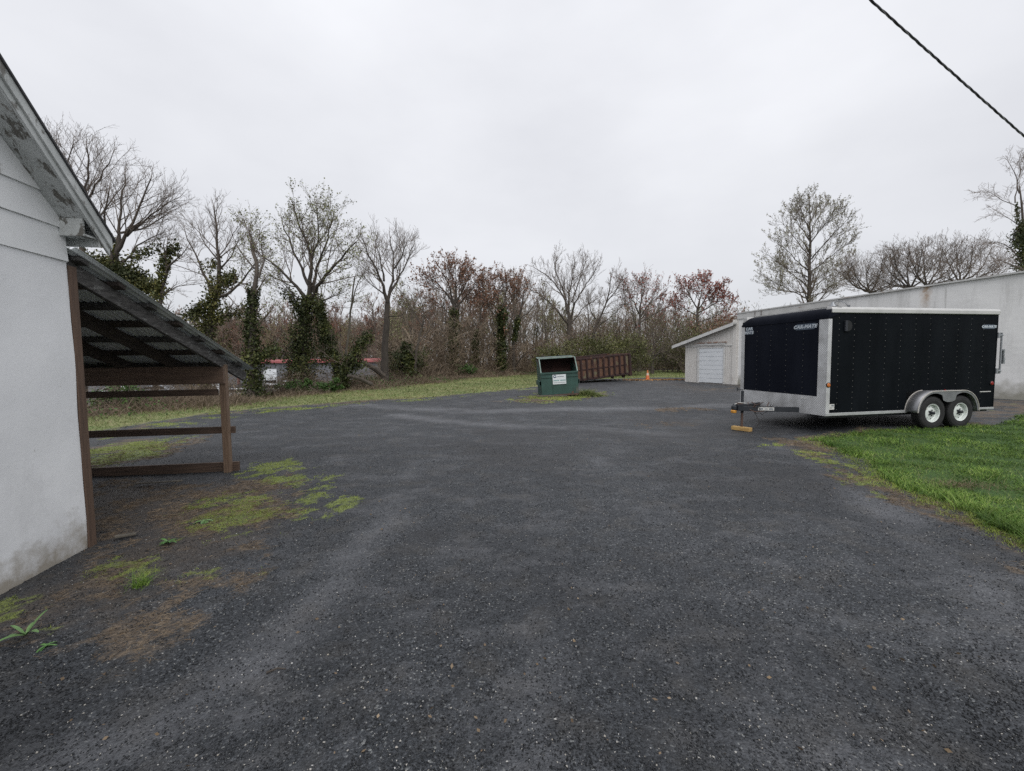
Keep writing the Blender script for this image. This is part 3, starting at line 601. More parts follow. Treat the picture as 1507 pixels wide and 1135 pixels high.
# near side skin as sheets between rivet columns
cols = [.28, .66, 1.06, 1.45, 1.85, 2.24, 2.63, 3.02, 3.40, 3.77, 4.13]
ed = [.20] + cols + [Ln]
ed = [.012] + cols + [Ln - .01]
for a, b in zip(ed[:-1], ed[1:]):
    MB().box(a + .002, b - .002, .0, .011, Zb + .065, Zt - .01).build('side_sheet', M['tblack'], tr, .0015)
for a, b in zip(ed[:-1], ed[1:]):
    MB().box(a + .002, b - .002, Wd - .011, Wd, Zb + .065, Zt - .01).build('side_sheet', M['tblack'], tr)
fb = [.215, .57, 1.02, 1.47, 1.90, 2.33]
for a, b in zip(fb[:-1], fb[1:]):
    MB().box(.0, .011, a + .002, b - .002, .70, 2.34).build('front_sheet', M['tfront'], tr, .0015)
mm = MB()
def riv(x, y, z, ax):
    r = .0095
    ring = [(r * cos(j * pi / 3), r * sin(j * pi / 3)) for j in range(6)]
    if ax == 'y': v = [(x + p, y, z + q) for p, q in ring] + [(x, y - .004, z)]
    else: v = [(x, y + p, z + q) for p, q in ring] + [(x - .004, y, z)]
    mm.add(v, [(j, (j + 1) % 6, 6) for j in range(6)])
for c in cols:
    k = 0; z = .47
    while z < 2.40:
        if not (2.0 < c < 3.7 and z < .84): riv(c - .012, -.0005, z, 'y')
        z += .118; k += 1
for c in fb[1:-1]:
    z = .78
    while z < 2.32: riv(-.0005, c + .012, z, 'x'); z += .118
o = mm.build('rivets', M['rivet'], tr, fix=False); o['kind'] = 'stuff'
# diamond plate: front corner post, far corner post, stone guard
MB().prism([(-.006, -.006), (.085, -.006), (.085, -.001), (-.001, -.001), (-.001, .205), (-.006, .205)], 'z', Zb, 2.335).build('corner_plate', M['diamond'], tr)
MB().prism([(-.006, Wd + .006), (.205, Wd + .006), (.205, Wd + .001), (-.001, Wd + .001), (-.001, Wd - .11), (-.006, Wd - .11)], 'z', Zb, 2.335).build('corner_plate', M['diamond'], tr)
MB().box(-.008, -.001, .206, Wd - .112, Zb, .735).build('stone_guard', M['diamond'], tr)
# black rounded front cap
prof = [(-.012, 2.34)] + [(.16 - .172 * cos(t), 2.40 + .175 * sin(t)) for t in [i * pi / 2 / 7 for i in range(8)]] + [(.30, 2.585), (.30, 2.45), (.0, 2.34)]
mm = MB(); n = len(prof); V = []; st = []
YYs = [-.012, .5, 1.0, 1.5, 2.0, 2.2, 2.28, 2.33, 2.37, 2.40, 2.42, 2.435, 2.45]
for j in range(13):
    yy = YYs[j]; yy_n = (yy - Wd / 2) / (Wd / 2); dz = -.006 * yy_n ** 2
    if yy > 2.2: dz = -.006 - .20 * (1 - sqrt(max(0, 1 - ((yy - 2.2) / .251) ** 2)))
    for (x, z) in prof: V.append((x, yy, 2.34 + (z - 2.34) * (1 + dz / .245 if z > 2.36 else 1)))
mm.add(V, [(j * n + i, j * n + (i + 1) % n, (j + 1) * n + (i + 1) % n, (j + 1) * n + i) for j in range(12) for i in range(n)] + [tuple(range(n))[::-1], tuple(range(12 * n, 13 * n))])
mm.build('nose_cap', M['tfront'], tr, .01, smooth=True)
MB().prism([(0, 2.455), (-.028, 2.462), (-.032, 2.53), (-.01, 2.572), (.10, 2.592), (.12, 2.50)], 'x', .055, Ln + .03).build('roof_rail', M['roofcap'], tr, .008)
MB().prism([(Wd, 2.455), (Wd + .028, 2.462), (Wd + .032, 2.53), (Wd + .01, 2.572), (Wd - .10, 2.592), (Wd - .12, 2.50)], 'x', .055, Ln + .03).build('roof_rail', M['roofcap'], tr, .008)
MB().prism([(.10, 2.50), (Wd - .10, 2.50), (Wd - .10, 2.585), (Wd / 2, 2.61), (.10, 2.585)], 'x', .25, Ln + .02).build('roof', M['roofcap'], tr)
MB().box(-.004, 2.10, -.014, .02, Zb, Zb + .06).build('bottom_rail', M['alu'], tr, .004)
MB().box(3.66, Ln + .02, -.014, .02, Zb, Zb + .045).build('bottom_rail', M['alu'], tr, .004)
MB().box(Ln, Ln + .03, .0, Wd, Zb, Zt).build('rear_door', M['tblack'], tr, .004)
MB().box(.05, Ln, .1, .2, Zb - .06, Zb + .06).build('chassis_rail', M['blacksteel'], tr)
MB().box(.05, Ln, Wd - .2, Wd - .1, Zb - .06, Zb + .06).build('chassis_rail', M['blacksteel'], tr)
MB().box(.05, Ln - .05, .2, Wd - .2, Zb + .02, Zb + .06).build('floor_pan', M['blacksteel'], tr)
# door hardware seen edge-on past the rear corner
lk = MB().tube([(Ln + .20, .03, 1.14), (Ln + .20, .03, 2.06)], .018, 8).build('lock_bar', M['galv'], tr, smooth=True)
for z in (1.20, 2.0): MB().tube([(Ln + .02, .03, z), (Ln + .22, .03, z)], .022, 8).box(Ln + .02, Ln + .08, -.02, .08, z - .06, z + .06).build('bar_bracket', M['galv'], lk)
MB().box(Ln + .205, Ln + .29, .01, .05, 1.66, 1.69).box(Ln + .26, Ln + .29, .012, .048, 1.42, 1.66).box(Ln + .255, Ln + .30, .005, .055, 1.36, 1.50).build('bar_handle', M['galv'], lk)
# vent, lamps, stickers
mm = MB().prism([(.43 + .0, 2.08), (.43, 2.30)] + [(.45 + .10 * sin(t), 2.19 + .11 * cos(t)) for t in [pi * i / 8 for i in range(9)]], 'y', -.035, -.0005)
ve = mm.build('side_vent', M['seam'], tr, .004); MB().box(.37, .43, -.045, -.0005, 2.08, 2.30).build('vent_hood', M['blacksteel'], ve, .006)
for (x, z, mt, r) in ((.04, .985, 'amber', .042), (4.42, .93, 'redlens', .042)):
    q = MB().lathe([(r + .012, 0), (r + .012, -.012), (r, -.016), (0, -.016)], (x, 0, z), 'y', 20).build('marker_lamp', M['seam'], tr)
    MB().lathe([(r, -.016), (r * .8, -.026), (0, -.030)], (x, 0, z), 'y', 20).build('lens', M[mt], q, smooth=True)
MB().lathe([(.035, -.001), (.035, -.003), (0, -.003)], (.05, 0, .655), 'y', 20).build('sticker', M['sticker'], tr)
q = MB().box(.03, .21, -.003, -.001, .475, .59).build('sticker', M['sticker'], tr)
MB().box(.04, .20, -.0045, -.0032, .525, .532).box(.04, .16, -.0045, -.0032, .50, .506).box(.14, .20, -.0045, -.0032, .545, .575).build('printed_lines', M['ink'], q)
MB().box(4.10, 4.42, -.003, -.001, .735, .752).build('sticker', M['sticker'], tr)
MB().box(-.014, -.0085, .47, .50, .655, .69).box(-.014, -.0085, .55, .58, .655, .69).box(-.014, -.0085, .50, .55, .662, .675).build('front_latch', M['sticker'], tr)
def text(name, body, size, mat, parent, M4, bold=.006, shear=.25, xs_=1.15):
    cu = bpy.data.curves.new(name, 'FONT'); cu.body = body; cu.size = size; cu.align_x = 'CENTER'; cu.align_y = 'CENTER'; cu.extrude = .0015; cu.offset = bold; cu.shear = shear; cu.space_character = 1.08
    t = bpy.data.objects.new('tmp', cu); COL.objects.link(t); dg = bpy.context.evaluated_depsgraph_get()
    me = bpy.data.meshes.new_from_object(t.evaluated_get(dg)); bpy.data.objects.remove(t); me.name = name
    me.materials.clear(); me.materials.append(mat)
    me.transform(M4 @ Matrix.Diagonal((xs_, 1, 1, 1)))
    o = bpy.data.objects.new(name, me); COL.objects.link(o); o.parent = parent; return o
RS = Matrix.Rotation(pi / 2, 4, 'X')                                          # faces -y
RF = Matrix.Rotation(-pi / 2, 4, 'Z') @ Matrix.Rotation(pi / 2, 4, 'X')       # faces -x
badge = [(-.27, -.075), (.27, -.075), (.29, -.04), (.29, .075), (-.24, .075), (-.29, .0)]
def logo(cx, cz, face, wscale, parent=tr):
    Mx = (Matrix.Translation((cx, -.004, cz)) @ RS) if face == 's' else (Matrix.Translation((-.004, cx, cz)) @ RF)
    mm = MB(); v = [Mx @ Vector((p * wscale, q * wscale, 0)) for p, q in badge]; v2 = [Mx @ Vector((p * wscale, q * wscale, -.003)) for p, q in badge]
    mm.add(v + v2, [tuple(range(6)), tuple(range(6, 12))[::-1]] + [(i, (i + 1) % 6, 6 + (i + 1) % 6, 6 + i) for i in range(6)])
    b = mm.build('logo_badge', M['blueink'], parent)
    text('logo_lettering', 'CAR-MATE', .115 * wscale, M['silverink'], b, Mx @ Matrix.Translation((0, 0, .002)), .006 * wscale)
logo(.55, 2.215, 'f', .85); logo(4.25, 2.19, 's', .62)
q = MB().box(-.004, -.001, 2.06, 2.30, 2.14, 2.32).build('logo_badge', M['blueink'], tr)
text('logo_lettering', 'CAR\nMATE', .095, M['silverink'], q, Matrix.Translation((-.006, 2.18, 2.23)) @ RF, .004, .1)
# wheels
def wheel(ax):
    w = MB().build('wheel', M['tyre'], tr) if False else None
    y0, y1 = -.235, -.03
    prof = [(.185, y0 + .03), (.20, y0 + .012), (.26, y0), (.315, y0 + .006), (.338, y0 + .022), (.347, y0 + .05), (.347, y1 - .05), (.338, y1 - .02), (.30, y1), (.19, y1 - .02), (.185, y0 + .03)]
    ty = MB().lathe([(r, h) for r, h in prof], (ax, 0, .347), 'y', 56)
    for j in range(56):                      # tread blocks
        a = 2 * pi * j / 56; Mt = Matrix.Translation((ax, 0, .347)) @ Matrix.Rotation(a, 4, 'Y')
        for (u0, u1) in ((y0 + .03, y0 + .085), (y0 + .095, y1 - .095 + .01), (y1 - .08, y1 - .03)): ty.box(.346, .353, u0, u1, -.014, .014, M=Mt)
    wo = ty.build('wheel', M['tyre'], tr)
    mmr = MB().lathe([(.19, y0 + .035), (.20, y0 + .018), (.195, y0 + .012), (.180, y0 + .02), (.172, y0 + .07), (.150, y0 + .085), (.150, y0 + .075), (.105, y0 + .055), (.07, y0 + .05), (.045, y0 + .05), (.045, y0 + .09)], (ax, 0, .347), 'y', 40)
    mmr.build('rim', M['rim'], wo, smooth=True)
    for j in range(8):
        mh = MB()
        a = 2 * pi * j / 8 + .2; cx_, cz_ = ax + .128 * cos(a), .347 + .128 * sin(a); ca, sa_ = cos(a), sin(a)
        P_ = [(-.014, -.017), (.016, 0), (-.014, .017)]
        mh.add([(cx_ + p * ca - q * sa_, y0 + .058 - .0 + (.004), cz_ + p * sa_ + q * ca) for p, q in P_] + [(cx_ + p * ca - q * sa_, y0 + .085, cz_ + p * sa_ + q * ca) for p, q in P_],
               [(0, 1, 2), (3, 4, 5), (0, 1, 4, 3), (1, 2, 5, 4), (2, 0, 3, 5)]); mh.build('rim_hole', M['hole'], wo)

    mh = MB().lathe([(.036, y0 + .05), (.036, y0 - .005), (.028, y0 - .018), (0, y0 - .02)], (ax, 0, .347), 'y', 20)
    for j in range(5):
        a = 2 * pi * j / 5; mh.lathe([(.012, y0 + .055), (.012, y0 + .03), (0, y0 + .028)], (ax + .062 * cos(a), 0, .347 + .062 * sin(a)), 'y', 8)
    mh.build('hub', M['blacksteel'], wo)
    return wo
for ax in (2.47, 3.235): wheel(ax)
for ax in (2.47, 3.235):
    MB().lathe([(.30, -.09), (.347, -.06), (.347, .09), (.30, .11), (0, .11)], (ax, Wd + .10, .347), 'y', 40).build('wheel', M['tyre'], tr)
    MB().tube([(ax, -.05, .347), (ax, Wd + .05, .347)], .035, 10).build('axle', M['blacksteel'], tr)
# tandem fender: one band over both wheels with a dip plate between
def fz(x):   # outer top line of the band
    c1, c2, R = 2.47, 3.235, .445
    if x < c1: return .37 + sqrt(max(0, R * R - (x - c1) ** 2))
    if x > c2: return .37 + sqrt(max(0, R * R - (x - c2) ** 2))
    return .37 + R
def fi(x):   # inner cut line of the skirt
    c1, c2, R = 2.47, 3.235, .40
    d = min(abs(x - c1), abs(x - c2)); return .37 + sqrt(max(0, R * R - d * d)) if d < R else .37
pts = [(2.47 + .445 * cos(t), .37 + .445 * sin(t)) for t in [pi - i * pi / 2 / 12 for i in range(13)]] + [(3.235 + .445 * cos(t), .37 + .445 * sin(t)) for t in [pi / 2 - i * pi / 2 / 12 for i in range(13)]]
mm = MB(); n = len(pts)
V = [(x, -.255, z) for x, z in pts] + [(x, -.002, z) for x, z in pts]
mm.add(V, [(i, i + 1, n + i + 1, n + i) for i in range(n - 1)])
fe = mm.build('fender', M['fender'], tr, smooth=True, fix=False); q = fe.modifiers.new('t', 'SOLIDIFY'); q.thickness = .004
mm = MB(); xsn = [2.032 + i * (3.673 - 2.032) / 60 for i in range(61)]
V = []
for x in xsn:
    lowz = fi(x) if abs(x - 2.8525) > .19 else max(.575, fi(x) * 0 + .575 + ((x - 2.8525) / .19) ** 2 * .06)
    hi_ = fz(x) - .002
    V += [(x, -.256, max(.37, min(lowz, hi_ - .035))), (x, -.256, hi_)]
mm.add(V, [(2 * i, 2 * i + 2, 2 * i + 3, 2 * i + 1) for i in range(60)])
sk = mm.build('fender_skirt', M['fender'], tr, fix=False); q = sk.modifiers.new('t', 'SOLIDIFY'); q.thickness = .004
MB().tube([(x, -.258, z) for x, z in pts], .011, 6).build('fender_lip', M['fenderlip'], tr, smooth=True)
MB().tube([(x, -.006, z) for x, z in pts[:13]], .010, 6).build('fender_lip', M['fenderlip'], tr, smooth=True)
MB().lathe([(.022, 0), (.018, .02), (0, .024)], (2.80, -.2, .816), 'z', 12).build('marker_lamp', M['redlens'], tr)
MB().box(2.05, 3.66, .0, .30, .34, .80).build('wheel_well', M['seam'], tr)
# tongue, coupler, jack
tg = MB()
def bar(a, b, w, h, zc, mb):
    a = Vector(a); b = Vector(b); d = (b - a); l = d.length; ang = math.atan2(d.y, d.x)
    mb.box(0, l, -w / 2, w / 2, zc - h / 2, zc + h / 2, M=Matrix.Translation((a.x, a.y, 0)) @ Matrix.Rotation(ang, 4, 'Z'))
bar((.3, .50, 0), (-1.0, 1.17, 0), .06, .11, .405, tg); tg.build('tongue_rail', M['blacksteel'], tr, .004)
tg = MB(); bar((.3, 1.94, 0), (-1.0, 1.27, 0), .06, .11, .405, tg); tg.build('tongue_rail', M['blacksteel'], tr, .004)
co = MB().box(-1.12, -.82, 1.13, 1.31, .36, .50).lathe([(.0, 0), (.05, .0), (.06, .04), (.06, .10), (.03, .13), (0, .13)], (-1.16, 1.22, .36), 'z', 16).build('coupler', M['blacksteel'], tr, .008)
MB().box(-1.10, -.95, 1.19, 1.25, .50, .535).build('coupler_latch', M['rusty'], co, .004)
jk = MB().tube([(-.95, 1.22, .30), (-.95, 1.22, .80)], .03, 12).build('jack', M['blacksteel'], tr, smooth=True)
MB().tube([(-.95, 1.22, -.02), (-.95, 1.22, .36)], .025, 12).build('jack_leg', M['rusty'], jk, smooth=True)
MB().box(-1.02, -.88, 1.15, 1.29, -.035, -.022).build('jack_foot', M['rusty'], jk)
MB().tube([(-.95, 1.22, .79), (-.95, 1.22, .83), (-1.02, 1.30, .83)], .010, 6).tube([(-1.02, 1.30, .80), (-1.02, 1.30, .88)], .013, 6).build('jack_crank', M['blacksteel'], jk)
Mlab = Matrix.Translation((-.57, .9485, 0)) @ Matrix.Rotation(math.atan2(.67, -1.3), 4, 'Z')
st_ = MB().box(-.16, .16, .0305, .033, .375, .445, M=Mlab).build('sticker', M['sticker'], tr)
MB().box(-.14, -.06, .0335, .035, .39, .43, M=Mlab).box(-.04, .03, .0335, .035, .39, .40, M=Mlab).box(-.04, .03, .0335, .035, .41, .42, M=Mlab).box(.06, .14, .0335, .035, .39, .43, M=Mlab).build('printed_marks', M['ink'], st_)
rr = random.Random(3)
for i in range(5):
    x0 = -.85 + rr.uniform(-.1, .15); P_ = []
    for j in range(14):
        t = j / 13; P_.append((x0 + .10 * sin(5 * t + i) + t * .28, 1.12 - t * .20 + .05 * cos(6 * t + 2 * i), .50 - (.22 if i > 2 else .10) * sin(pi * t) + rr.uniform(-.02, .02) + .05 * (i % 2)))
    MB().tube(P_, .009 if i % 2 else .006, 6).build('safety_chain' if i % 2 else 'wiring', M['rusty'] if i % 2 else M['cable'], tr, smooth=True)
MB().tube([(-.80, 1.08, .40), (-.74, 1.02, .25), (-.68, 1.0, .10), (-.74, 1.02, -.03), (-.84, 1.1, -.06)], .007, 6).build('breakaway_cable', M['cable'], tr, smooth=True)
MB().tube([(-1.15, 1.22, .50), (-1.05, 1.2, .54), (-.9, 1.18, .52)], .008, 6).build('coupler_cable', M['sticker'], tr, smooth=True)
MB().lathe([(.035, 0), (.06, .01), (.065, .05), (.04, .08), (0, .085)], (-1.17, 1.22, .30), 'z', 16).build('coupler_plug', M['gold'], tr, smooth=True)
TM = Matrix.Translation(TO) @ Matrix.Rotation(TY, 4, 'Z')
bp = TM @ Vector((-.97, 1.2, 0)); bz = gzf(bp.x, bp.y)
MB_ = MB().box(-.21, .21, -.065, .065, 0, .085)
o = MB_.build('timber_block', M['block'], None, .006); o.location = (bp.x, bp.y, bz + .005); o.rotation_euler = (0, .0, -1.0)
tag(o, 'yellow timber block under the foot of the trailer jack', 'timber block')

# ------------------------------------------------------------------ green dumpster
dp = on(825, 583.5); dz = gzf(dp.x, dp.y)
dm = thing('dumpster', 'green open metal dumpster with white sign and rusty lower edge', 'dumpster', (dp.x, dp.y, dz), rot=(0, -.05, .06))
w2 = .765; prof = [(0, .05), (0, 1.02), (.55, 1.45), (.62, 1.62), (1.35, 1.62), (1.35, .05)]
hs = [(.0, .06), (.0, 1.00), (1.32, 1.62), (1.32, .06)]
for sx in (-1, 1):
    MB().prism(hs, 'x', sx * w2 - .012, sx * w2 + .012).build('side_panel', M['dgreen'], dm)
    MB().tube([(sx * w2, -.01, 1.0), (sx * w2, .35, 1.52), (sx * w2, .42, 1.60), (sx * w2, 1.32, 1.66)], .024, 6).build('rim_rail', M['dlight'], dm)
    MB().add([(sx * (w2 - .001), .0, .99), (sx * (w2 - .001), .36, 1.52), (sx * (w2 - .001), 1.32, 1.62), (sx * (w2 + .01), .0, .99), (sx * (w2 + .01), .36, 1.52), (sx * (w2 + .01), 1.32, 1.62)], [(0, 1, 2), (3, 4, 5)]).build('upper_side_panel', M['drust'], dm, fix=False)
    MB().box(sx * w2 + (.0 if sx > 0 else -.09), sx * w2 + (.09 if sx > 0 else 0), .1, 1.15, .48, .50).box(sx * w2 + (.0 if sx > 0 else -.09), sx * w2 + (.09 if sx > 0 else 0), .1, 1.15, .66, .68).box(sx * (w2 + .085) - .008, sx * (w2 + .085) + .008, .1, 1.15, .50, .66).build('fork_pocket', M['dgreen'], dm)
MB().box(-w2, w2, -.012, .012, .06, .99).build('front_panel', M['dgreen'], dm)
MB().box(-w2, w2, 1.30, 1.33, .06, 1.62).build('back_panel', M['drust'], dm)
MB().box(-w2, w2, 0, 1.3, .06, .08).build('floor', M['drust'], dm)
MB().prism([(.42, 1.585), (1.32, 1.625), (1.32, 1.65), (.42, 1.61)], 'x', -w2 + .02, w2 - .02).build('top_panel', M['drust'], dm)
MB().tube([(-w2, .42, 1.61), (w2, .42, 1.61)], .024, 6).build('rim_rail', M['dlight'], dm)
MB().box(-w2 + .03, w2 - .03, 1.22, 1.29, .9, 1.15).build('inner_rail', M['drust'], dm)
MB().box(-w2 - .02, w2 + .02, -.045, .03, .955, 1.03).build('front_rim', M['dgreen'], dm, .006)
MB().box(-w2 - .01, w2 + .01, -.035, -.013, .80, .86).build('front_rib', M['dgreen'], dm, .004)
MB().tube([(-w2, 1.33, 1.65), (w2, 1.33, 1.65)], .026, 6).build('rim_rail', M['dlight'], dm)
MB().box(-w2, w2, 1.34, 1.44, 1.62, 1.70).build('lid', M['blacksteel'], dm)
MB().box(-.31, -.28, -.035, -.013, .06, .80).build('front_rib', M['dgreen'], dm)
MB().box(-w2, w2, -.02, .0, .03, .10).build('front_skid', M['rusty'], dm)
for sx in (-.55, .45): MB().box(sx, sx + .1, 0, 1.3, .0, .06).build('skid', M['blacksteel'], dm)
sg = MB().box(-.30, .26, -.050, -.046, .52, .92).build('sign_plate', M['dsign'], dm)
mm = MB(); 
for i in range(13):
    if i != 6: mm.box(-.265 + i * .04, -.238 + i * .04, -.0535, -.0505, .655, .70)
mm.build('sign_lettering', M['teal'], sg)
mm = MB()
for i in range(16): mm.box(-.26 + i * .031, -.24 + i * .031, -.0535, -.0505, .575, .60)
mm.build('sign_small_lettering', M['ink'], sg)
MB().lathe([(.065, -.0505), (.065, -.0535), (.04, -.0535), (.04, -.0505)], (-.21, 0, .85), 'y', 20).box(-.25, -.14, -.0537, -.0505, .80, .83).build('sign_emblem', M['navy'], sg)
MB().box(-.10, .18, -.0535, -.0505, .82, .85).build('sign_emblem_text', M['ink'], sg)
pl = MB().box(-.75, .5, -.06, .06, 0, .05).build('plank', M['barkpale'], None, .004); pl.location = (dp.x - .25, dp.y - .12, dz + .01); pl.rotation_euler = (0, 0, -.06)
tag(pl, 'pale weathered plank on the grass under the front of the green dumpster', 'plank')

# ------------------------------------------------------------------ rusty roll-off container (local x along its long side)
a = at(845, 566, 26.5); b = at(928, 557, 28.8)
Lc = sqrt((b.x - a.x) ** 2 + (b.y - a.y) ** 2)
rc = thing('rolloff_container', 'long rusty ribbed open container tilted up on its rear wheels behind the green dumpster', 'container', (a.x, a.y, max(0.02, a.z - .10)), rot=(0, -.075, math.atan2(b.y - a.y, b.x - a.x)))
H0 = 1.50
MB().box(0, Lc, 0, .03, .12, H0).build('side_panel', M['rollrust'], rc); MB().box(0, Lc, 2.2, 2.23, .12, H0).build('side_panel', M['rollrust'], rc)
MB().box(0, .03, .03, 2.2, .12, H0).build('end_panel', M['rollrust'], rc); MB().box(Lc - .03, Lc, .03, 2.2, .12, H0).build('rear_gate', M['rollrust'], rc)
MB().box(.0, Lc, .03, 2.2, .12, .17).build('floor', M['rollrust'], rc)
MB().box(-.02, Lc + .02, -.06, .04, H0 - .09, H0 + .02).build('top_rail', M['rollrib'], rc, .01)
MB().box(-.02, Lc + .02, 2.18, 2.28, H0 - .09, H0 + .02).build('top_rail', M['rollrib'], rc, .01)
MB().box(-.02, Lc + .02, -.06, .04, .10, .22).build('bottom_rail', M['rollrib'], rc, .01)
MB().box(.4, Lc - .3, -.035, -.001, .74, .80).build('middle_rail', M['rollrib'], rc, .006)
nr = 10
for i in range(nr + 1):
    x = .05 + (Lc - .16) * i / nr; MB().prism([(x, -.001), (x + .03, -.11), (x + .12, -.11), (x + .15, -.001)], 'z', .22, H0 - .09).build('rib', M['rollrib'], rc)
MB().box(Lc - .14, Lc + .06, -.10, .06, -.02, H0 - .02).build('corner_post', M['rollrib'], rc, .01)
for yy in (.55, 1.6): MB().box(-.1, Lc, yy, yy + .12, .0, .12).build('skid_rail', M['rollrib'], rc)
for yy in (.30, 1.85): MB().lathe([(.0, -.05), (.13, -.05), (.13, .05), (0, .05)], (Lc - .35, yy, .0), 'y', 16).build('roller_wheel', M['rusty'], rc)
MB().lathe([(.0, -.05), (.10, -.05), (.10, .05), (0, .05)], (Lc * .72, .3, .02), 'y', 16).build('roller_wheel', M['rusty'], rc)

# ------------------------------------------------------------------ traffic cone and wood chips
cp = on(953, 559.5); cn = thing('traffic_cone', 'small faded orange traffic cone right of the rusty container', 'traffic cone', (cp.x, cp.y, gzf(cp.x, cp.y)), .4)
MB().box(-.19, .19, -.19, .19, 0, .035).build('base', M['cone'], cn, .008)
MB().lathe([(.14, .03), (.115, .25), (.10, .34), (.06, .50), (.028, .68), (0, .69)], (0, 0, 0), 'z', 24).build('cone_body', M['cone'], cn, smooth=True)
MB().lathe([(.102, .335), (.064, .495)], (0, 0, 0), 'z', 24).build('band', M['reflect'], cn, smooth=True)

# ------------------------------------------------------------------ overhead utility wire (three twisted strands)
A_ = on(1262, -30, 6.4); B_ = on(1560, 238, 4.9)
ext = B_ + (B_ - A_) * 1.2; sta = A_ - (B_ - A_) * 1.5
uw = thing('utility_wire', 'dark twisted utility wire crossing the sky at the upper right', 'wire', tuple(sta))
D_ = ext - sta; Lw = D_.length; t_ = D_.normalized(); n_ = t_.cross(Vector((0, 0, 1))).normalized(); b_ = t_.cross(n_)
for s_ in range(3):
    P_ = []
    nS = int(Lw / .045)
    for i in range(nS + 1):
        q = i / nS; ph = q * Lw / .52 * 2 * pi + s_ * 2.094
        P_.append(D_ * q + Vector((0, 0, -.9 * 4 * q * (1 - q) * .12)) + (n_ * cos(ph) + b_ * sin(ph)) * .0082)
    MB().tube(P_, .0080 if s_ else .0065, 6).build('strand', M['wirejacket'] if s_ else M['barewire'], uw, smooth=True)

# ------------------------------------------------------------------ grey building with red roof beyond the wood, parked cars
RB = at(556, 533, 84); RA = at(150, 527, 96)
RB.z = RA.z = -3.4
ang = math.atan2(RA.y - RB.y, RA.x - RB.x)
rb = thing('metal_building', 'long low grey metal building with red roof seen between the left trees', 'building', tuple(RB), ang - pi)
Lr = (Vector((RA.x, RA.y)) - Vector((RB.x, RB.y))).length
hW = 4.9
MB().box(-Lr, 0, 0, 25, -.5, hW).build('wall', M['greybuild'], rb)
MB().add([(x, y, z) for x in (-Lr - .4, .4) for (y, z) in ((-.5, hW), (12.5, hW + .5), (25.5, hW), (25.5, hW - .25), (-.5, hW - .25))],
         [(0, 1, 2, 3, 4), (5, 6, 7, 8, 9), (0, 1, 6, 5), (1, 2, 7, 6), (2, 3, 8, 7), (3, 4, 9, 8), (4, 0, 5, 9)]).build('roof', M['redroof'], rb)
MB().box(-Lr - .4, .4, -.55, -.502, hW - .3, hW + .08).build('eave_trim', M['redroof'], rb)
def rbx(px, py=560):     # local x of the wall plane at a photograph pixel column
    d = ray(px, py); u_ = Vector((cos(ang - pi), sin(ang - pi))); v_ = Vector((-u_.y, u_.x)); t = (Vector((RB.x, RB.y)).dot(v_)) / (d.x * v_.x + d.y * v_.y)
    return (Vector((d.x * t, d.y * t)) - Vector((RB.x, RB.y))).dot(u_)
for p0, p1 in ((389, 408), (430, 446), (200, 225), (260, 285), (312, 330)):
    x0, x1 = rbx(p0), rbx(p1); g_ = MB().box(x0, x1, -.12, -.002, .0, 3.35).build('roller_door', M['doorwhite'], rb)
    MB().box(x0 + .15, x1 - .15, -.15, -.122, .55, 1.05).build('door_window', M['carglass'], g_)
for p in (425, 451, 350): MB().box(rbx(p), rbx(p) + .55, -.2, -.002, 0, hW - .3).build('downpipe', M['maroon'], rb)
def car(name, label, px, Yd, rz_, mat='carwhite', tall=1.0):
    p = at(px, 560, Yd); z = gzf(p.x, p.y)
    c = thing(name, label, 'car', (p.x, p.y, z), rz_, 'cars parked beyond the brush')
    side = [(-2.2, .35), (-2.25, .8), (-2.1, 1.05), (-1.2, 1.12), (-.55, 1.55 * tall), (1.5, 1.6 * tall), (2.0, 1.15), (2.25, 1.0), (2.25, .35)]
    MB().prism(side, 'y', -.9, .9).build('body', M[mat], c, .06)
    MB().prism([(-1.12, 1.13), (-.55, 1.48 * tall), (1.4, 1.52 * tall), (1.85, 1.13)], 'y', -.91, .91).build('window', M['carglass'], c)
    for sx in (-1.4, 1.4):
        for sy in (-.82, .82): MB().lathe([(0, -.11), (.33, -.11), (.33, .11), (0, .11)], (sx, sy, .33), 'y', 16).build('wheel', M['tyre'], c)
    MB().box(-2.27, -2.2, -.8, -.5, .75, .9).build('headlight', M['sticker'], c); MB().box(-2.27, -2.2, .5, .8, .75, .9).build('headlight', M['sticker'], c)
    return c
car('parked_car', 'white car right of the ivy trunk, in front of the white roller door', 396, 60, .25)
car('parked_car', 'white van-like car furthest right of those parked beyond the brush', 424, 66, .1, tall=1.12)
car('parked_car', 'white car whose hood shows just right of the lean-to post', 352, 52, -.3)
car('parked_car', 'white car seen under the lean-to beam nearest its post', 302, 58, .2)
car('parked_car', 'silver car seen under the middle of the lean-to beam', 228, 60, .1, 'galv')
car('parked_car', 'white car seen under the left end of the lean-to beam', 168, 58, .15)
car('parked_car', 'pale car half hidden by the leaning ivy trunks', 520, 74, .1, 'galv')

